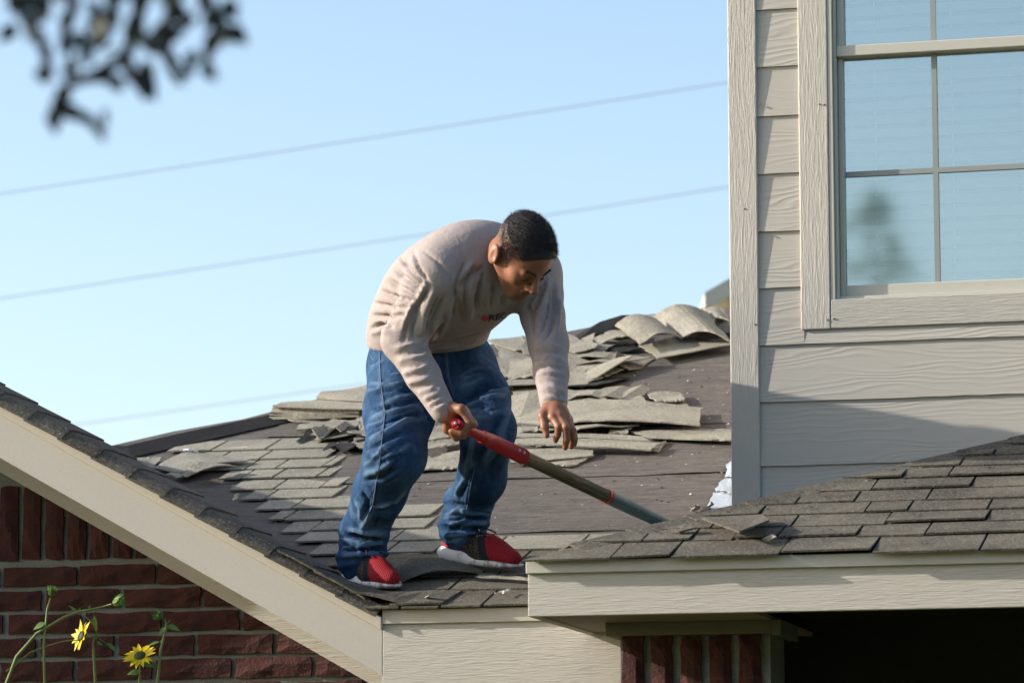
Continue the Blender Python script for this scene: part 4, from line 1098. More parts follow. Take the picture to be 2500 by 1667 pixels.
for v in bm.verts:
    t = (v.co.x - x0) / (x1 - x0)
    x = 1121 + 40 * t ** .9 + v.co.y * 4.0; y = 735.5 - 7 * t ** 1.3 - v.co.y / .73 * (14.5 - 1.5 * t)
    p = on_shirt(x, y)
    if p is not None: v.co = Vector(p - P0)
    else: v.co = Vector((9e3, 0, 0))
bmesh.ops.delete(bm, geom=[v for v in bm.verts if v.co.x > 1e3], context='VERTS'); bm.to_mesh(me); bm.free(); me.materials.clear(); me.materials.append(M_BLK)
wd_ = bpy.data.objects.new('print_word', me); COL.objects.link(wd_); wd_.parent = shirt

# shoes
def shoe_mat():
    g = N('shoe_knit'); co = g.coord(); sx = g.n('SeparateXYZ'); g.l(co, sx.inputs[0])
    rib = g.math('SINE', g.math('MULTIPLY', g.math('ADD', sx.outputs[0], g.math('MULTIPLY', g.math('ABSOLUTE', sx.outputs[1]), -.35)), 950.0))
    red = g.mix(g.math('MULTIPLY', g.math('ADD', rib, 1.0), .28), (.30, .012, .018), (.10, .006, .010))
    vor = g.n('TexVoronoi', feature='DISTANCE_TO_EDGE', Scale=95.0); g.l(co, vor.inputs['Vector'])
    hexm = g.mix(g.ramp(vor.outputs['Distance'], [(.10, (1, 1, 1)), (.16, (0, 0, 0))]), (.010, .013, .018), (.075, .058, .042))
    t1 = g.math('ADD', sx.outputs[0], g.math('MULTIPLY', sx.outputs[2], .45))
    c = g.mix(g.ramp(g.math('MULTIPLY_ADD', t1, 4.0, .26), [(.49, (0, 0, 0)), (.51, (1, 1, 1))]), hexm, (.012, .016, .022))
    c = g.mix(g.ramp(g.math('MULTIPLY_ADD', t1, 4.0, .15), [(.49, (0, 0, 0)), (.51, (1, 1, 1))]), c, red)
    hb = g.math('MULTIPLY', g.math('LESS_THAN', sx.outputs[0], -.075), g.math('LESS_THAN', sx.outputs[2], .062))
    c = g.mix(hb, c, (.36, .02, .025))
    return g.out(c, .75, g.bump(rib, .5, .002), .2)
M_SHOE = shoe_mat()
g = N('shoe_sole'); co = g.coord(); sx = g.n('SeparateXYZ'); g.l(co, sx.inputs[0])
d_ = g.ramp(g.math('ADD', g.noise(co, 40, 5, .7), g.math('MULTIPLY', sx.outputs[0], 1.2)), [(.5, (0, 0, 0)), (.72, (1, 1, 1))])
M_SOLE = g.out(g.mix(d_, (.78, .78, .80), (.20, .17, .12)), .55)
M_LACE = flat_col('lace_black', (.012, .013, .016))
SU = Solid()
SU.ell((.055, 0, .035), (.098, .047, .038), None, .02).ell((.02, 0, .055), (.085, .042, .05), None, .03).ell((-.075, 0, .052), (.058, .037, .055), None, .03)
SU.chain([(-.065, 0, .06), (-.062, 0, .088)], [.040, .040], .02); SU.cap((.10, 0, .030), (.125, .0, .026), .028, .022, .02)
SU.cap((-.06, 0, .085), (-.055, 0, .14), .027, .027, .008, 1); SU.plane((0, 0, .016), (0, 0, -1), .004, 2)
SUV, SUQ = SU.mesh(.0036)
SO = Solid()
SO.ell((.06, 0, .016), (.104, .050, .024), None, .02).ell((-.06, 0, .026), (.090, .048, .036), None, .03).cap((-.09, 0, .026), (.10, 0, .010), .03, .02, .03).ell((.135, 0, .022), (.025, .03, .016), None, .015)
SO.plane((0, 0, 0.001), (0, 0, -1), .004, 2).plane((0, 0, .040), (0.16, 0, 1), .006, 2)
SOV, SOQ = SO.mesh(.004)
def shoe(heel, toe, upn, S_=1.0):
    h, t = np.array(heel), np.array(toe); fx = t - h; fx /= np.linalg.norm(fx); up = np.array(upn, float); up -= fx * (up @ fx); up /= np.linalg.norm(up); ly = np.cross(up, fx)
    M = np.stack([fx, ly, up]); c = (h + t) / 2
    o = npmesh('shoe', SUV, SUQ, M_SHOE, person)
    o.matrix_local = Matrix.Translation(Vector(c - P0)) @ Matrix(M.T.tolist()).to_4x4() @ Matrix.Diagonal((S_, 1, 1, 1))
    npmesh('sole', SOV, SOQ, M_SOLE, o)
    mb = MB()
    for i in range(5):
        x = .058 - .02 * i; z = .079 + .009 * i
        mb.tube([(x, -.028, z - .012), (x - .004, -.012, z + .003), (x - .012, .012, z + .004), (x - .016, .028, z - .010)], .0032, 6)
        mb.tube([(x, .028, z - .012), (x - .004, .012, z + .004), (x - .012, -.012, z + .005), (x - .016, -.028, z - .010)], .0032, 6)
    mb.tube([(-.005, 0, .102), (.015, -.02, .118), (.045, -.035, .108), (.04, -.02, .095), (.0, -.004, .10)], .0028, 6)
    mb.tube([(-.005, 0, .102), (.015, .02, .116), (.043, .035, .102), (.035, .022, .093), (.0, .004, .10)], .0028, 6)
    mb.build('lace', M_LACE, o, True)
    return o
shoe(hl, ft + (ft - hl) * .02, rn + np.array([0, 0, .8]))
shoe(hl2 + vl * .01, hl2 + vl * .325, rn + np.array([0, 0, .6]), 1.10)

# ------------------------------------------------------------------ shovel
TIP = at(1560, 1218, 12.36)
g1 = at(1047, 973, 11.44); g2 = g1 + bdir * .115; gm = (g1 + g2) / 2
sv = empty('shovel', tuple(gm)); tag(sv, 'long shovel with red grip and worn wooden shaft held by the man', 'shovel')
S0 = np.array(gm); sub = lambda P: [np.array(p) - S0 for p in P]
sdir = TIP - gm; sdir /= np.linalg.norm(sdir)
def smat(name, c, c2, rough=.5, st=(40, 40, 40)):
    g = N(name); n = g.noise(g.coord(st), 3, 5, .65); return g.out(g.mix(g.ramp(n, [(.4, (0, 0, 0)), (.65, (1, 1, 1))]), c, c2), rough, g.bump(n, .3, .003), .35)
M_SRED = smat('red_painted_steel', (.42, .020, .026), (.34, .016, .022), .42); M_WOOD = None
g = N('weathered_shaft'); tc = g.n('TexCoord')
vm = g.n('VectorRotate', rotation_type='AXIS_ANGLE'); rotq = Vector(sdir).rotation_difference(Vector((1, 0, 0))); ax_, an_ = rotq.to_axis_angle()
vm.inputs['Axis'].default_value = ax_; vm.inputs['Angle'].default_value = an_; g.l(tc.outputs['Object'], vm.inputs['Vector'])
mp = g.n('Mapping'); mp.inputs['Scale'].default_value = (6, 90, 90); g.l(vm.outputs[0], mp.inputs[0]); n1 = g.noise(mp.outputs[0], 1.5, 6, .65)
n2 = g.noise(g.coord((9, 9, 9)), 2, 4); c = g.mix(g.ramp(n1, [(.35, (0, 0, 0)), (.65, (1, 1, 1))]), (.060, .042, .022), (.25, .18, .09)); c = g.mix(g.math('MULTIPLY', n2, .5), c, (.10, .085, .06))
M_WOOD = g.out(c, .75, g.bump(n1, .6, .003), .25)
J1 = gm + sdir * .115; E1 = at(1188, 1042, J1[1] + .18); Lr = (E1 - gm) @ sdir
mb = MB().tube(sub([g1 - bdir * .006, g2 + bdir * .006]), .0165, 14); mb.build('grip', M_SRED, sv, True)
for gq in (g1, g2):
    sgn = 1 if gq is g2 else -1
    P = [gq, gq + sdir * .03, gq * .55 + (J1 + bdir * sgn * .02) * .45 + bdir * sgn * .006, J1 + bdir * sgn * .010, J1 + sdir * .05]
    MB().ball(gq - S0, (.0175, .008, .0175), 12, 8).tube(sub(P), [.0155, .0145, .0145, .017, .020], 12).build('grip_arm', M_SRED, sv, True)
MB().tube(sub([J1, J1 + sdir * .05, gm + sdir * Lr]), [.021, .0245, .0255], 20).build('ferrule', M_SRED, sv, True)
M_RIV = smat('rivet_steel', (.5, .5, .48), (.3, .3, .3), .35)
pr = g1 - bdir * .012; MB().ball(pr - S0, .0055, 10, 7).build('rivet', M_RIV, sv, True)
ups = np.cross(sdir, np.cross(np.array([0, -1.0, 0.25]), sdir)); ups /= np.linalg.norm(ups)
for dd in (.028, .052):
    MB().ball(gm + sdir * (Lr - dd) + ups * .0245 - S0, .0052, 10, 6).build('rivet', M_RIV, sv, True)
LB = (at(1392, 1146, 12) - gm); Lb = np.linalg.norm(np.cross(LB, np.array([0, 1.0, 0]))) / np.linalg.norm(np.cross(sdir, np.array([0, 1.0, 0])))
LT = np.linalg.norm(TIP - gm)
MB().tube(sub([gm + sdir * (Lr - .01), gm + sdir * (Lr + .12), gm + sdir * Lb]), [.0215, .0215, .0215], 20).build('shaft', M_WOOD, sv, True)
MB().tube(sub([gm + sdir * (Lb - .008), gm + sdir * (Lb + .008)]), .0242, 20).build('band', M_SRED, sv, True)
bend = np.array([0, 0, .0])
MB().tube(sub([gm + sdir * (Lb + .006), gm + sdir * (Lb + .10), gm + sdir * (LT - .08), TIP]), [.0238, .0232, .020, .017], 20).build('socket', smat('blue_grey_steel', (.025, .095, .125), (.04, .05, .052), .5, (25, 25, 25)), sv, True)
bw = np.cross(sdir, rn); bw /= np.linalg.norm(bw)
V = []; F = []; nb_ = 8
for i in range(7):
    t = i / 6; hw = .105 * (1 if t < .6 else math.sqrt(max(0.02, 1 - ((t - .6) / .4) ** 2)))
    for j in range(nb_ + 1):
        q = (j / nb_ - .5) * 2; V.append(TIP + sdir * (t * .27 - .01) + bw * hw * q + rn * (.02 * q * q + .0) - S0)
F = [(i * (nb_ + 1) + j, (i + 1) * (nb_ + 1) + j, (i + 1) * (nb_ + 1) + j + 1, i * (nb_ + 1) + j + 1) for i in range(6) for j in range(nb_)]
o = mesh('blade', V, F, M_RIV, sv, True); m = o.modifiers.new('s', 'SOLIDIFY'); m.thickness = .003
# ------------------------------------------------------------------ loose torn shingles lying on the deck
LOOSE = [
    (q2((750, 985), (1420, 980), (1465, 1090), (820, 1075)), [.025, .03, .035, .025], 0, 'pale torn shingle lying just below the ridge pile, blunt right end'),
    (q2((1480, 1010), (1820, 1000), (1855, 1085), (1555, 1090)), .03, 0, 'short rectangular shingle piece, rightmost of the upper row'),
    (q2((190, 1150), (2010, 1150), (2010, 1325), (190, 1360)), [.03, .04, .045, .03], .028, 'long bowed shingle strip arching behind the hanging hand'),
    (q2((1150, 1352), (1325, 1345), (1290, 1402), (1110, 1398)), .03, 0, 'small shingle scrap under the long bowed strip'),
    (q2((1330, 1375), (2360, 1350), (2360, 1468), (1500, 1440)), [.02, .02, .03, .02], 0, 'long pale shingle strip running to the corner board'),
    (q2((150, 1398), (1450, 1432), (1520, 1475), (180, 1436)), [.045, .04, .035, .045], .006, 'thin upper shingle of the flat stack below the hanging hand'),
    (q2((160, 1450), (1620, 1488), (1530, 1562), (120, 1500)), [.045, .035, .03, .04], .006, 'lower shingle of the flat stack below the hanging hand'),
    (q2((1615, 1482), (1680, 1476), (1585, 1572), (1525, 1566)), .012, 0, 'narrow shingle sliver at the right tip of the flat stack'),
    ([(1168, 1030), (1364, 1031), (1366, 1046), (1169, 1062)], [.03, .025, .02, .03], 0, 'shingle behind the shovel shaft, tapering to the right'),
    ([(1240, 1058), (1366, 1046), (1310, 1069), (1262, 1067)], .014, 0, 'whitish overturned shingle corner above the wooden shaft'),
    ([(965, 1016), (1075, 1003), (1078, 1014), (955, 1036)], [.05, .05, .045, .05], 0, 'light shingle edge seen between the legs of the man'),
    ([(950, 1051), (1070, 1033), (1068, 1071), (940, 1082)], [.02, .03, .02, .015], 0, 'grey shingle lying lowest between the legs of the man'),
    ([(965, 978), (1060, 975), (1060, 1000), (960, 1012)], .055, 0, 'weathered shingle behind the gripping hand'),
]
SHB_ = []
for i, (px, h, bow, lb) in enumerate(LOOSE):
    o = torn(px, h, M_SHD, None, thick=.005, bow=bow, seed=40 + i, nx=14, name='loose_shingle')
    # give it its own origin, then stand it in the house's frame
    c = np.mean([v.co[:] for v in o.data.vertices], axis=0)
    for v in o.data.vertices: v.co = v.co - Vector(c)
    o.matrix_world = HOUSEM @ Matrix.Translation(Vector(c))
    tag(o, lb, 'shingle', 'torn shingles lying loose on the roof')
# arched tabs under the shoes
def q5(*p): return [(752.7 + x * .22, 1176 + y * .22) for x, y in p]
torn(q5((640, 560), (1560, 560), (1640, 640), (720, 735)), [.02, .022, .02, .016], M_SH, main_roof, bow=.028, nx=12, seed=3)
torn(q5((600, 480), (1150, 470), (1230, 530), (620, 580)), [.018, .018, .018, .018], M_SH, main_roof, bow=.018, nx=10, seed=5)
torn(q5((1540, 660), (1720, 640), (2120, 690), (2110, 706)), [.03, .03, .03, .03], M_SHD, main_roof, seed=8)
# metal flashing where the side wall meets the roof
g = N('flashing_metal'); n = g.noise(g.coord((30, 30, 30)), 2, 4); M_FLASH = g.out(g.mix(n, (.40, .44, .48), (.58, .61, .64)), .38, g.bump(n, .5, .01), .5, Metallic=.25)
def qf(*p): return [(1458.3 + x * .12, 1016 + y * .12) for x, y in p]
for px, h in ((qf((1785, 430), (1960, 240), (1960, 700), (1690, 655)), [.012, .012, .018, .018]), (qf((1690, 690), (1960, 730), (1960, 1010), (1525, 925)), [.010, .012, .02, .018]), (qf((1535, 950), (1960, 1020), (1960, 1330), (1290, 1290)), [.010, .012, .022, .018])):
    torn(px, h, M_FLASH, house, thick=.002, name='flashing', bow=.006, seed=int(px[0][1]))
torn(qf((1350, 1240), (1495, 1140), (1380, 1290), (1180, 1335)), [.02, .05, .05, .02], M_SHB, main_roof, seed=2)
M_PAPER = flat_col('pale_paper', (.62, .58, .52))
M_CHIP = flat_col('pale_chip', (.50, .46, .38)); M_CHIPD = flat_col('dark_chip', (.07, .06, .055))
# crumbs of torn roofing
def chips(name, n, region, mat, s0, s1, seed):
    r = random.Random(seed); mb = MB()
    for _ in range(n):
        x, y_ = region(r); p = np.array(rp(x, y_, .002)); a = r.uniform(0, 6.3); s_ = r.uniform(s0, s1)
        d = np.array([math.cos(a), math.sin(a), 0]) * s_; e = np.array([-math.sin(a), math.cos(a), 0]) * s_ * r.uniform(.35, .9); hh = np.array([0, 0, s_ * r.uniform(.3, .8)])
        mb.add([p - d - e, p + d - e * .5, p + e, p + hh], [(0, 1, 3), (1, 2, 3), (2, 0, 3)])
    o = mb.build(name, mat); o.matrix_world = HOUSEM; tag(o, kind='stuff'); return o
def reg(r):
    while True:
        x, y_ = r.uniform(-1.0, .98), r.uniform(.3, 3.4)
        if y_ > 1.1 * max(0, -x) + .3: return x, y_
chips('roof_debris', 260, reg, M_CHIP, .003, .009, 1); chips('roof_debris', 200, reg, M_CHIPD, .003, .010, 2)
chips('roof_debris', 60, lambda r: (r.uniform(-.1, .5), r.uniform(-.01, .4)), M_CHIP, .002, .006, 3)
mb = MB(); r_ = random.Random(5)
for _ in range(70):
    x = r_.uniform(PX + .15, PX + 1.9); y_ = r_.uniform(YP, min(YW, YP + (x - PX) - .05)); p = np.array(pp(x, y_, .014)); s_ = r_.uniform(.003, .009)
    mb.add([p + (-s_, -s_ * .5, 0), p + (s_, -s_ * .3, 0), p + (0, s_, 0), p + (0, 0, s_ * .6)], [(0, 1, 3), (1, 2, 3), (2, 0, 3)])
o = mb.build('porch_debris', M_CHIPD); o.matrix_world = HOUSEM; tag(o, kind='stuff')
# scraps that can be told apart
def scrap(px, h, mat, lb, cat='scrap', name='paper_scrap'):
    o = torn(px, h, mat, None, thick=.0015, nx=4, ny=3, name=name, seed=int(px[0][0])); c = np.mean([v.co[:] for v in o.data.vertices], axis=0)
    for v in o.data.vertices: v.co = v.co - Vector(c)
    o.matrix_world = HOUSEM @ Matrix.Translation(Vector(c)); tag(o, lb, cat)
scrap([(982, 1366), (993, 1359), (994, 1373), (981, 1377)], [.045, .05, .02, .015], M_PAPER, 'small white chip standing up near the eave edge below the shoes')
scrap([(1152, 1358), (1168, 1350), (1170, 1353), (1155, 1362)], .03, M_PAPER, 'pale sliver on the eave shingles beside the porch corner')
scrap(qf((1150, 1190), (1290, 1225), (1250, 1280), (1110, 1325)), [.05, .04, .02, .02], M_PAPER, 'crumpled white paper beside the metal flashing')
scrap([(536, 1137), (546, 1134), (549, 1142), (540, 1148)], [.03, .03, .01, .01], M_PAPER, 'bright white scrap on the shingles left of the man')
# clear plastic piece with a pale strip
g = N('clear_plastic'); M_PLAS = g.out((.85, .86, .88), .12, None, .6, **{'Transmission Weight': .75, 'IOR': 1.3})
pw = empty('plastic_wrapper'); base = np.array(roof(434, 1034, .0)); pw.matrix_world = HOUSEM @ Matrix.Translation(Vector(base)); tag(pw, 'crumpled clear plastic with a long pale strip lying on the bare deck', 'plastic')
P = []
for i in range(25):
    a = 2 * math.pi * i / 24; q = np.array(roof(434 + 15 * math.cos(a) * (1 + .15 * math.sin(3 * a)), 1034, .022 + .017 * math.sin(a) * (1 + .2 * math.cos(5 * a)))) - base + np.array([0, .02 * math.cos(2 * a), 0]); P.append(q)
MB().tube(P, [.0045 + .002 * math.sin(i * 1.7) for i in range(25)], 8, False).build('loop', M_PLAS, pw, True)
MB().add([P[14] * .9, P[18], P[21], P[17] + np.array([.01, .02, -.012])], [(0, 1, 2), (0, 2, 3), (0, 3, 1)]).build('flap', M_PLAS, pw)
MB().tube([np.array(roof(*q)) - base for q in ((446, 1035, .008), (500, 1032, .008), (568, 1027, .008))], .0032, 8).build('strip', M_PAPER, pw, True)

# ------------------------------------------------------------------ power lines on their poles
M_CABLE = flat_col('cable_grey', (.34, .37, .42)); M_POLE = flat_paint('pole_wood', (.13, .10, .07), 40, .4, .4)
PL = [((115, 430), (1675, 190), 'uppermost power line crossing the sky above the man'),
      ((115, 670), (1675, 430), 'middle power line passing behind the head of the man'),
      ((170, 977), (840, 880), 'lowest power line just above the roof hip')]
ends = []
for (a, b, lb) in PL:
    A, B = at(*a, 122.0), at(*b, 118.0); d = (B - A) / (B[0] - A[0]); L0, L1 = A + d * (-45 - A[0]), A + d * (40 - A[0]); ends.append((L0, L1))
    pts = [L0 * (1 - t) + L1 * t - np.array([0, 0, 1]) * (.30 * (4 * t * (1 - t) - 4 * .47 * .53)) for t in np.linspace(0, 1, 33)]
    o = MB().tube([p - L0 for p in pts], .019, 6).build('power_line', M_CABLE, None, True); o.location = L0; tag(o, lb, 'cable', 'power lines crossing the sky')
for k in (0, 1):
    zt = max(e[k][2] for e in ends) + .4; b = ends[0][k]
    pole = empty('utility_pole', (b[0], b[1] + .2, 0)); tag(pole, 'wooden utility pole at the %s end of the power lines' % ('left', 'right')[k], 'pole')
    MB().tube([(0, 0, -.3), (0, 0, zt)], [.16, .11], 12).build('mast', M_POLE, pole, True)
    for e in ends: MB().box(-.06, .06, -.35, .15, e[k][2] - .06, e[k][2] + .02).build('bracket', M_POLE, pole)

# ------------------------------------------------------------------ house beyond the roof
HB = at(1641, 704, 34.0); nb = empty('neighbour_house', (HB[0], HB[1], 0)); tag(nb, 'cream gabled house just showing past the ridge beside the corner board', 'house')
zb_ = HB[2]; M_CREAM = flat_paint('cream_stucco', (.62, .58, .48), 30, .1, .1)
MB().hexa([(.3, .1, 0), (9.3, .1, 0), (9.3, 8, 0), (.3, 8, 0)], [(.3, .1, zb_), (9.3, .1, zb_), (9.3, 8, zb_), (.3, 8, zb_)]).add([(.3, .1, zb_), (9.3, .1, zb_), (4.8, .1, zb_ + 2.6)], [(0, 1, 2)]).build('wall', M_CREAM, nb)
rf = MB()
for sx in (0, 1):
    f = lambda x: x if not sx else 9.6 - x
    rf.hexa([(f(-.1), -.2, zb_ - .06), (f(4.8), -.2, zb_ + 2.75), (f(4.8), 8.2, zb_ + 2.75), (f(-.1), 8.2, zb_ - .06)], [(f(-.1), -.2, zb_ + .1), (f(4.8), -.2, zb_ + 2.91), (f(4.8), 8.2, zb_ + 2.91), (f(-.1), 8.2, zb_ + .1)])
rf.build('roof', flat_paint('pale_roof', (.55, .52, .45), 20, .2, .2), nb)

# ------------------------------------------------------------------ tree whose twigs hang into the corner, near the camera
def leaf_mat(name, c1, c2, trans=.25):
    g = N(name); oi = g.n('ObjectInfo'); n = g.noise(g.coord((60, 60, 60)), 2, 3)
    c = g.mix(oi.outputs['Random'], c1, c2); c = g.mix(g.math('MULTIPLY', n, .4), c, tuple(x * .6 for x in c1))
    g.out(c, .5, None, .35); t = g.n('BsdfTranslucent'); g.l(c, t.inputs[0]); m = g.n('MixShader'); m.inputs[0].default_value = trans
    g.l(g.b.outputs[0], m.inputs[1]); g.l(t.outputs[0], m.inputs[2]); g.l(m.outputs[0], g.t.nodes['Material Output'].inputs[0]); return g.m
M_LEAF = leaf_mat('tree_leaf', (.020, .030, .022), (.032, .046, .030), .10); M_BARK = flat_paint('bark', (.06, .05, .04), 60, .6, .4)
def leaf_mesh(L, W, bend=.15, n=6, fold=.25):
    V = []; F = []
    for i in range(n + 1):
        t = i / n; w = W * math.sin(math.pi * min(1, t ** .8)) * (1 - .25 * t) + (.0004 if i in (0, n) else 0); z = -bend * L * t * t
        V += [(t * L, -w, z + fold * w), (t * L, 0, z), (t * L, w, z + fold * w)]
    for i in range(n):
        a = 3 * i; F += [(a, a + 3, a + 4, a + 1), (a + 1, a + 4, a + 5, a + 2)]
    return V, F
YT = 3.3
tp = at(-760, 300, YT); tree = empty('tree', (tp[0], YT, 0)); tag(tree, 'dark leafed tree with blurred twigs hanging into the upper left corner', 'tree')
T0 = np.array(tree.location)
MB().tube([(0, 0, -.2), (.03, .02, 1.0), (.0, .05, 2.2), (.06, .0, 3.6), (.02, .05, 4.8)], [.13, .11, .095, .075, .05], 12).build('trunk', M_BARK, tree, True)
def q1(x, y, Y=YT): return at(94.1 + .32 * x, 56.5 + .32 * y, Y) - T0
lim = q1(1500, -500)
MB().tube([(.04, .02, 3.0), q1(-900, -700), q1(200, -480), q1(900, -420), lim], [.045, .034, .022, .014, .006], 8).build('limb', M_BARK, tree, True)
TW = [[q1(620, -430), q1(700, -150), q1(690, 60), q1(600, 230), q1(380, 370), q1(200, 430), q1(105, 560), q1(85, 740)],
      [q1(690, 60), q1(800, 170), q1(930, 100), q1(1100, -60)], [q1(1100, -420), q1(1200, -150), q1(1330, 40), q1(1180, 240), q1(1215, 380)], [q1(380, 370), q1(500, 380), q1(560, 460)],
      [q1(900, -420), q1(960, -200), q1(880, 120), q1(940, 330), q1(1000, 420)], [q1(100, -480), q1(240, -150), q1(170, 60), q1(160, 200)], [q1(105, 560), q1(220, 640), q1(330, 670), q1(400, 740), q1(450, 810)], [q1(600, 230), q1(650, 360), q1(770, 530)],
      [q1(-300, -400), q1(-120, -60), q1(40, 200), q1(60, 400)]]
for P in TW: MB().tube(P, [.0075 - .004 * i / len(P) for i in range(len(P))], 6).build('twig', M_BARK, tree, True)
LM = []
for sd in range(5):
    V, F = leaf_mesh(1, .30 + .03 * sd, .1 + .05 * sd); me = bpy.data.meshes.new('leaf'); me.from_pydata(V, [], F); me.materials.append(M_LEAF); me.polygons.foreach_set('use_smooth', [True] * len(F)); LM.append(me)
LV = [(150, 60, -85, 190), (200, 230, -70, 150), (480, 370, -45, 150), (560, 360, -65, 130), (860, 170, -62, 190), (940, 310, -60, 150), (1270, 60, -120, 170), (1170, 260, -72, 170), (660, 330, -52, 260), (600, 290, -65, 180), (470, 600, -115, 150), (400, 710, -65, 150), (140, 600, -22, 170), (110, 590, -97, 190),
      (640, 0, -75, 190), (690, 40, -95, 150), (330, 150, 28, 200), (430, 210, 15, 170), (1110, 180, -105, 150), (1310, 60, -45, 120), (170, 300, -90, 120), (290, 160, -60, 150), (1080, 280, -120, 130), (740, 190, 15, 200), (200, 440, -125, 170), (740, 250, -85, 160), (930, 40, -80, 110), (230, 60, -50, 160), (-20, 300, -60, 170), (20, 120, -80, 170), (-60, 20, -70, 190)]
rl = random.Random(11)
for i in range(60): LV.append((rl.uniform(-250, 1350), rl.uniform(-560, 10), rl.uniform(-140, -30), rl.uniform(120, 210)))
for (x, y_, a, L) in LV:
    o = bpy.data.objects.new('leaf', rl.choice(LM)); COL.objects.link(o); o.parent = tree
    Yl = YT + rl.uniform(-.12, .12); s_ = L * .32 * K / 9000 * Yl * 1.1
    o.location = Vector(at(94.1 + .32 * x, 56.5 + .32 * y_, Yl) - T0); o.scale = (s_,) * 3
    o.rotation_euler = (Matrix.Rotation(R(-a) * -1, 4, Vector((0, -1, 0))) @ Matrix.Rotation(rl.uniform(-1.2, 1.2) + math.pi / 2, 4, 'X') @ Matrix.Rotation(rl.uniform(-.5, .5), 4, 'Y')).to_euler()

# ------------------------------------------------------------------ wild sunflowers in front of the gable
M_STEM = flat_paint('plant_stem', (.16, .20, .06), 80, .3, .3); M_SLEAF = leaf_mat('sunflower_leaf', (.10, .20, .035), (.14, .26, .05), .35)
M_PETAL = leaf_mat('sunflower_petal', (.86, .62, .006), (.90, .70, .012), .35); M_DISC = flat_paint('sunflower_disc', (.05, .06, .015), 120, .9, .5)
YS = 11.25
def q8(x, y, Y=YS): return at(94.1 + .16 * x, 1270 + .16 * y, Y)
def plant(lb, root):
    o = empty('sunflower_plant', tuple(root)); tag(o, lb, 'plant', 'wild sunflowers below the gable'); return o
def stem(o, P, r0, r1):
    B = np.array(o.location); n = len(P); MB().tube([np.array(p) - B for p in P], [(r0 + (r1 - r0) * i / (n - 1)) * .58 for i in range(n)], 8).build('stem', M_STEM, o, True)
def orient(d, up):
    d = np.array(d, float); d /= np.linalg.norm(d); up = np.array(up, float); y = np.cross(up, d); y /= np.linalg.norm(y); z = np.cross(d, y); return Matrix(np.stack([d, y, z], 1).tolist())
def sleaf(o, a, b, W=.3, up=(0, -.8, .6), parent=None, mat=None, name='leaf', bend=.15):
    a, b = np.array(a), np.array(b); L = np.linalg.norm(b - a); V, F = leaf_mesh(L, W * L, bend); lf = mesh(name, V, F, mat or M_SLEAF, parent or o, True)
    base = np.array(o.location) if parent is None else np.array(parent.location) + np.array(o.location)
    lf.matrix_local = Matrix.Translation(Vector(a - base)) @ orient(b - a, up).to_4x4(); return lf
def bud(o, c, r, d=(1, 0, .3)):
    b = MB().ball((0, 0, 0), (r * .62, r * .62, r * .62), 10, 8).build('bud', M_SLEAF, o, True); b.location = Vector(np.array(c) - np.array(o.location)); d = np.array(d, float); d /= np.linalg.norm(d)
    rr = random.Random(int(r * 1e5)); u = np.cross(d, (0, 1, 0.2)); u /= np.linalg.norm(u); v = np.cross(d, u)
    for ringi, (n, s0, s1) in enumerate(((11, .15, .8), (11, .45, 1.0))):
        for i in range(n):
            a = 2 * math.pi * (i + .5 * ringi) / n + rr.uniform(-.1, .1); rad = u * math.cos(a) + v * math.sin(a)
            A = np.array(c) - d * r * (.55 - s0 * .6) + rad * r * .45; Bp = np.array(c) + d * r * (s1 + rr.uniform(-.1, .2)) + rad * r * (.75 + rr.uniform(-.2, .25))
            sleaf(o, A, Bp, .22, rad, b, None, 'bract', -.1)
    return b
def flower(o, c, d, r, n=15):
    d = np.array(d, float); d /= np.linalg.norm(d); c = np.array(c); h = MB().ball((0, 0, 0), (1, 1, 1), 12, 8)
    b = h.build('flower_head', M_DISC, o, True); b.location = Vector(c - np.array(o.location))
    M = orient(d, (0.1, .2, 1)); b.data.transform(Matrix.Diagonal((r * .18, r * .36, r * .36, 1))); b.data.transform(M.to_4x4())
    u = np.array(M.col[1]); v = np.array(M.col[2]); rr = random.Random(n)
    for i in range(n):
        a = 2 * math.pi * i / n + rr.uniform(-.1, .1); rad = u * math.cos(a) + v * math.sin(a)
        sleaf(o, c + rad * r * .28, c + rad * r * rr.uniform(.88, 1.08) + d * r * rr.uniform(-.05, .3), .22, d, b, M_PETAL, 'petal', rr.uniform(-.1, .2))
    for i in range(9):
        a = 2 * math.pi * i / 9; rad = u * math.cos(a) + v * math.sin(a); sleaf(o, c - d * r * .1 + rad * r * .1, c - d * r * .12 + rad * r * .5, .25, -d, b, M_SLEAF, 'sepal', .1)
ra = q8(-900, 1900); ra[2] = 0
pa = plant('sunflower stem arching to the right to a closed green bud', ra)
stem(pa, [ra, q8(-700, 2400), q8(-350, 1480), q8(-60, 1150), q8(130, 1035), q8(330, 915), q8(520, 845), q8(750, 800), q8(900, 765), q8(1010, 730)], .010, .0042)
bud(pa, q8(1090, 705), .022, (1, -.2, .35))
sleaf(pa, q8(755, 815), q8(760, 905), .06); sleaf(pa, q8(762, 890), q8(785, 1150), .17, (-.3, -.9, .1)); sleaf(pa, q8(525, 845), q8(395, 735), .12); sleaf(pa, q8(690, 805), q8(700, 735), .3); sleaf(pa, q8(660, 830), q8(690, 870), .3); sleaf(pa, q8(540, 835), q8(560, 780), .3)
stem(pa, [q8(560, 850), q8(650, 920), q8(745, 1000)], .0028, .0018)
rb = q8(820, 2600); rb[2] = 0
pb = plant('sunflower with a sideways open yellow flower under the arching stem', rb)
stem(pb, [rb, q8(800, 2200), q8(760, 1500), q8(745, 1290), q8(770, 1180), q8(690, 1205), q8(630, 1215)], .009, .004)
stem(pb, [q8(-500, 1700), q8(-150, 1420), q8(130, 1315), q8(330, 1260), q8(560, 1238)], .005, .003)
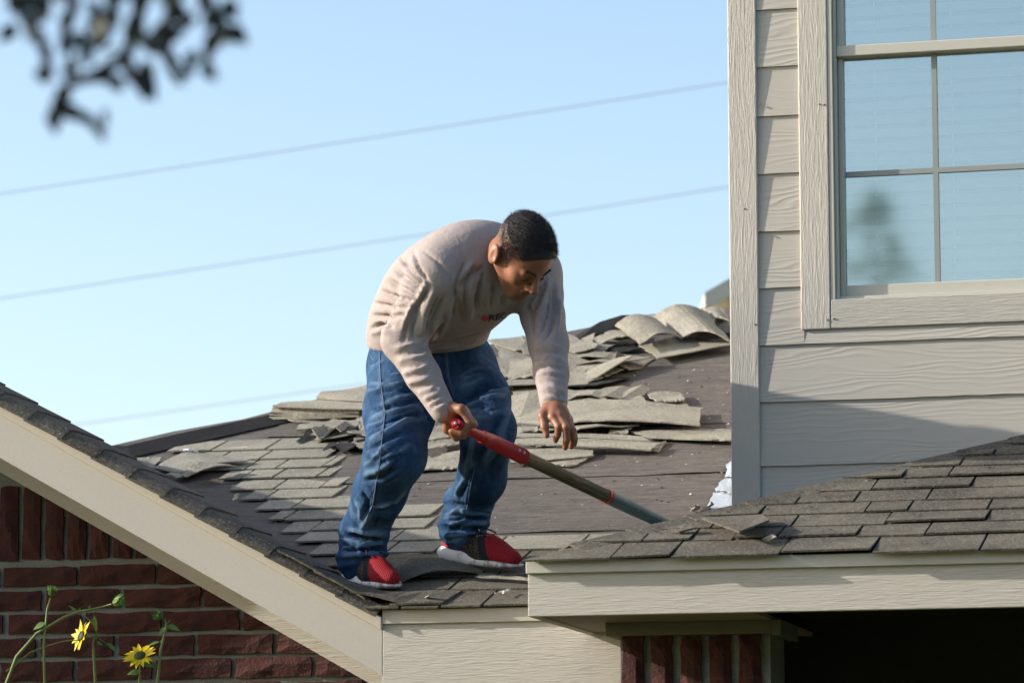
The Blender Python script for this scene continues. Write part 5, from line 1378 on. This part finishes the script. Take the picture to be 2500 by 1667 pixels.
flower(pb, q8(585, 1190), (-.66, -.50, .25), .050, 15); sleaf(pb, q8(800, 1140), q8(790, 1240), .3); sleaf(pb, q8(800, 1265), q8(890, 1320), .22)
sleaf(pb, q8(820, 1210), q8(960, 1300), .05); sleaf(pb, q8(950, 1290), q8(1090, 1400), .22)
rc = q8(1640, 2700); rc[2] = 0
pc_ = plant('sunflower stem with two broad leaves under a half closed bud', rc)
stem(pc_, [rc, q8(1660, 2000), q8(1715, 1400), q8(1760, 1220), q8(1795, 1090), q8(1800, 1000), q8(1770, 940)], .009, .0042)
bud(pc_, q8(1700, 905), .017, (-.8, -.5, .5)); sleaf(pc_, q8(1805, 1040), q8(2005, 1095), .27, (-.2, -.75, .65)); sleaf(pc_, q8(1790, 1070), q8(1685, 1150), .33, (.2, -.8, .5)); sleaf(pc_, q8(1700, 1270), q8(1530, 1310), .18)
sleaf(pc_, q8(1740, 1300), q8(1710, 1240), .3); sleaf(pc_, q8(1810, 1010), q8(1860, 940), .12)
rd = q8(1380, 2800); rd[2] = 0
pd_ = plant('sunflower whose yellow petals rise at the lower edge beside the bud stem', rd)
stem(pd_, [rd, q8(1390, 2100), q8(1420, 1740), q8(1425, 1530)], .009, .005); flower(pd_, q8(1420, 1470), (-.15, -.72, .68), .052, 17)
sleaf(pd_, q8(1430, 1560), q8(1640, 1620), .3); sleaf(pd_, q8(1430, 1700), q8(1230, 1720), .3)
re_ = q8(40, 2900); re_[2] = 0
pe = plant('sunflower bud alone at the left beside the brick wall', re_)
stem(pe, [re_, q8(60, 2200), q8(40, 1300), q8(90, 800), q8(140, 640)], .009, .004); bud(pe, q8(155, 560), .018, (.3, -.3, 1)); sleaf(pe, q8(60, 1000), q8(-120, 1080), .3)

# young tree across the street whose top shows as a reflection in the lower panes
st_ = empty('street_tree', (-10.7, -16.0, 0)); tag(st_, 'slender young tree across the street mirrored in the lower window panes', 'tree')
MB().tube([(0, 0, -.2), (.05, .02, 3), (0, .05, 6), (.03, 0, 8.6)], [.11, .09, .06, .02], 10).build('trunk', M_BARK, st_, True)
mb = MB(); rr = random.Random(9)
for i in range(250):
    z = rr.uniform(5.2, 9.75); wz = (9.8 - z) * .55 + .05; a = rr.uniform(0, 6.28); q = wz * math.sqrt(rr.random())
    if z > 8.4 and rr.random() < .35: continue
    V, F = blob(np.array([q * math.cos(a) - .15, q * math.sin(a), z]), np.array([.10, .10, .07]) * rr.uniform(.5, 1.3), rr, 6, 4); mb.add(V, F)
mb.build('crown', flat_paint('young_foliage', (.16, .24, .09), 3, .1, .4), st_, True)
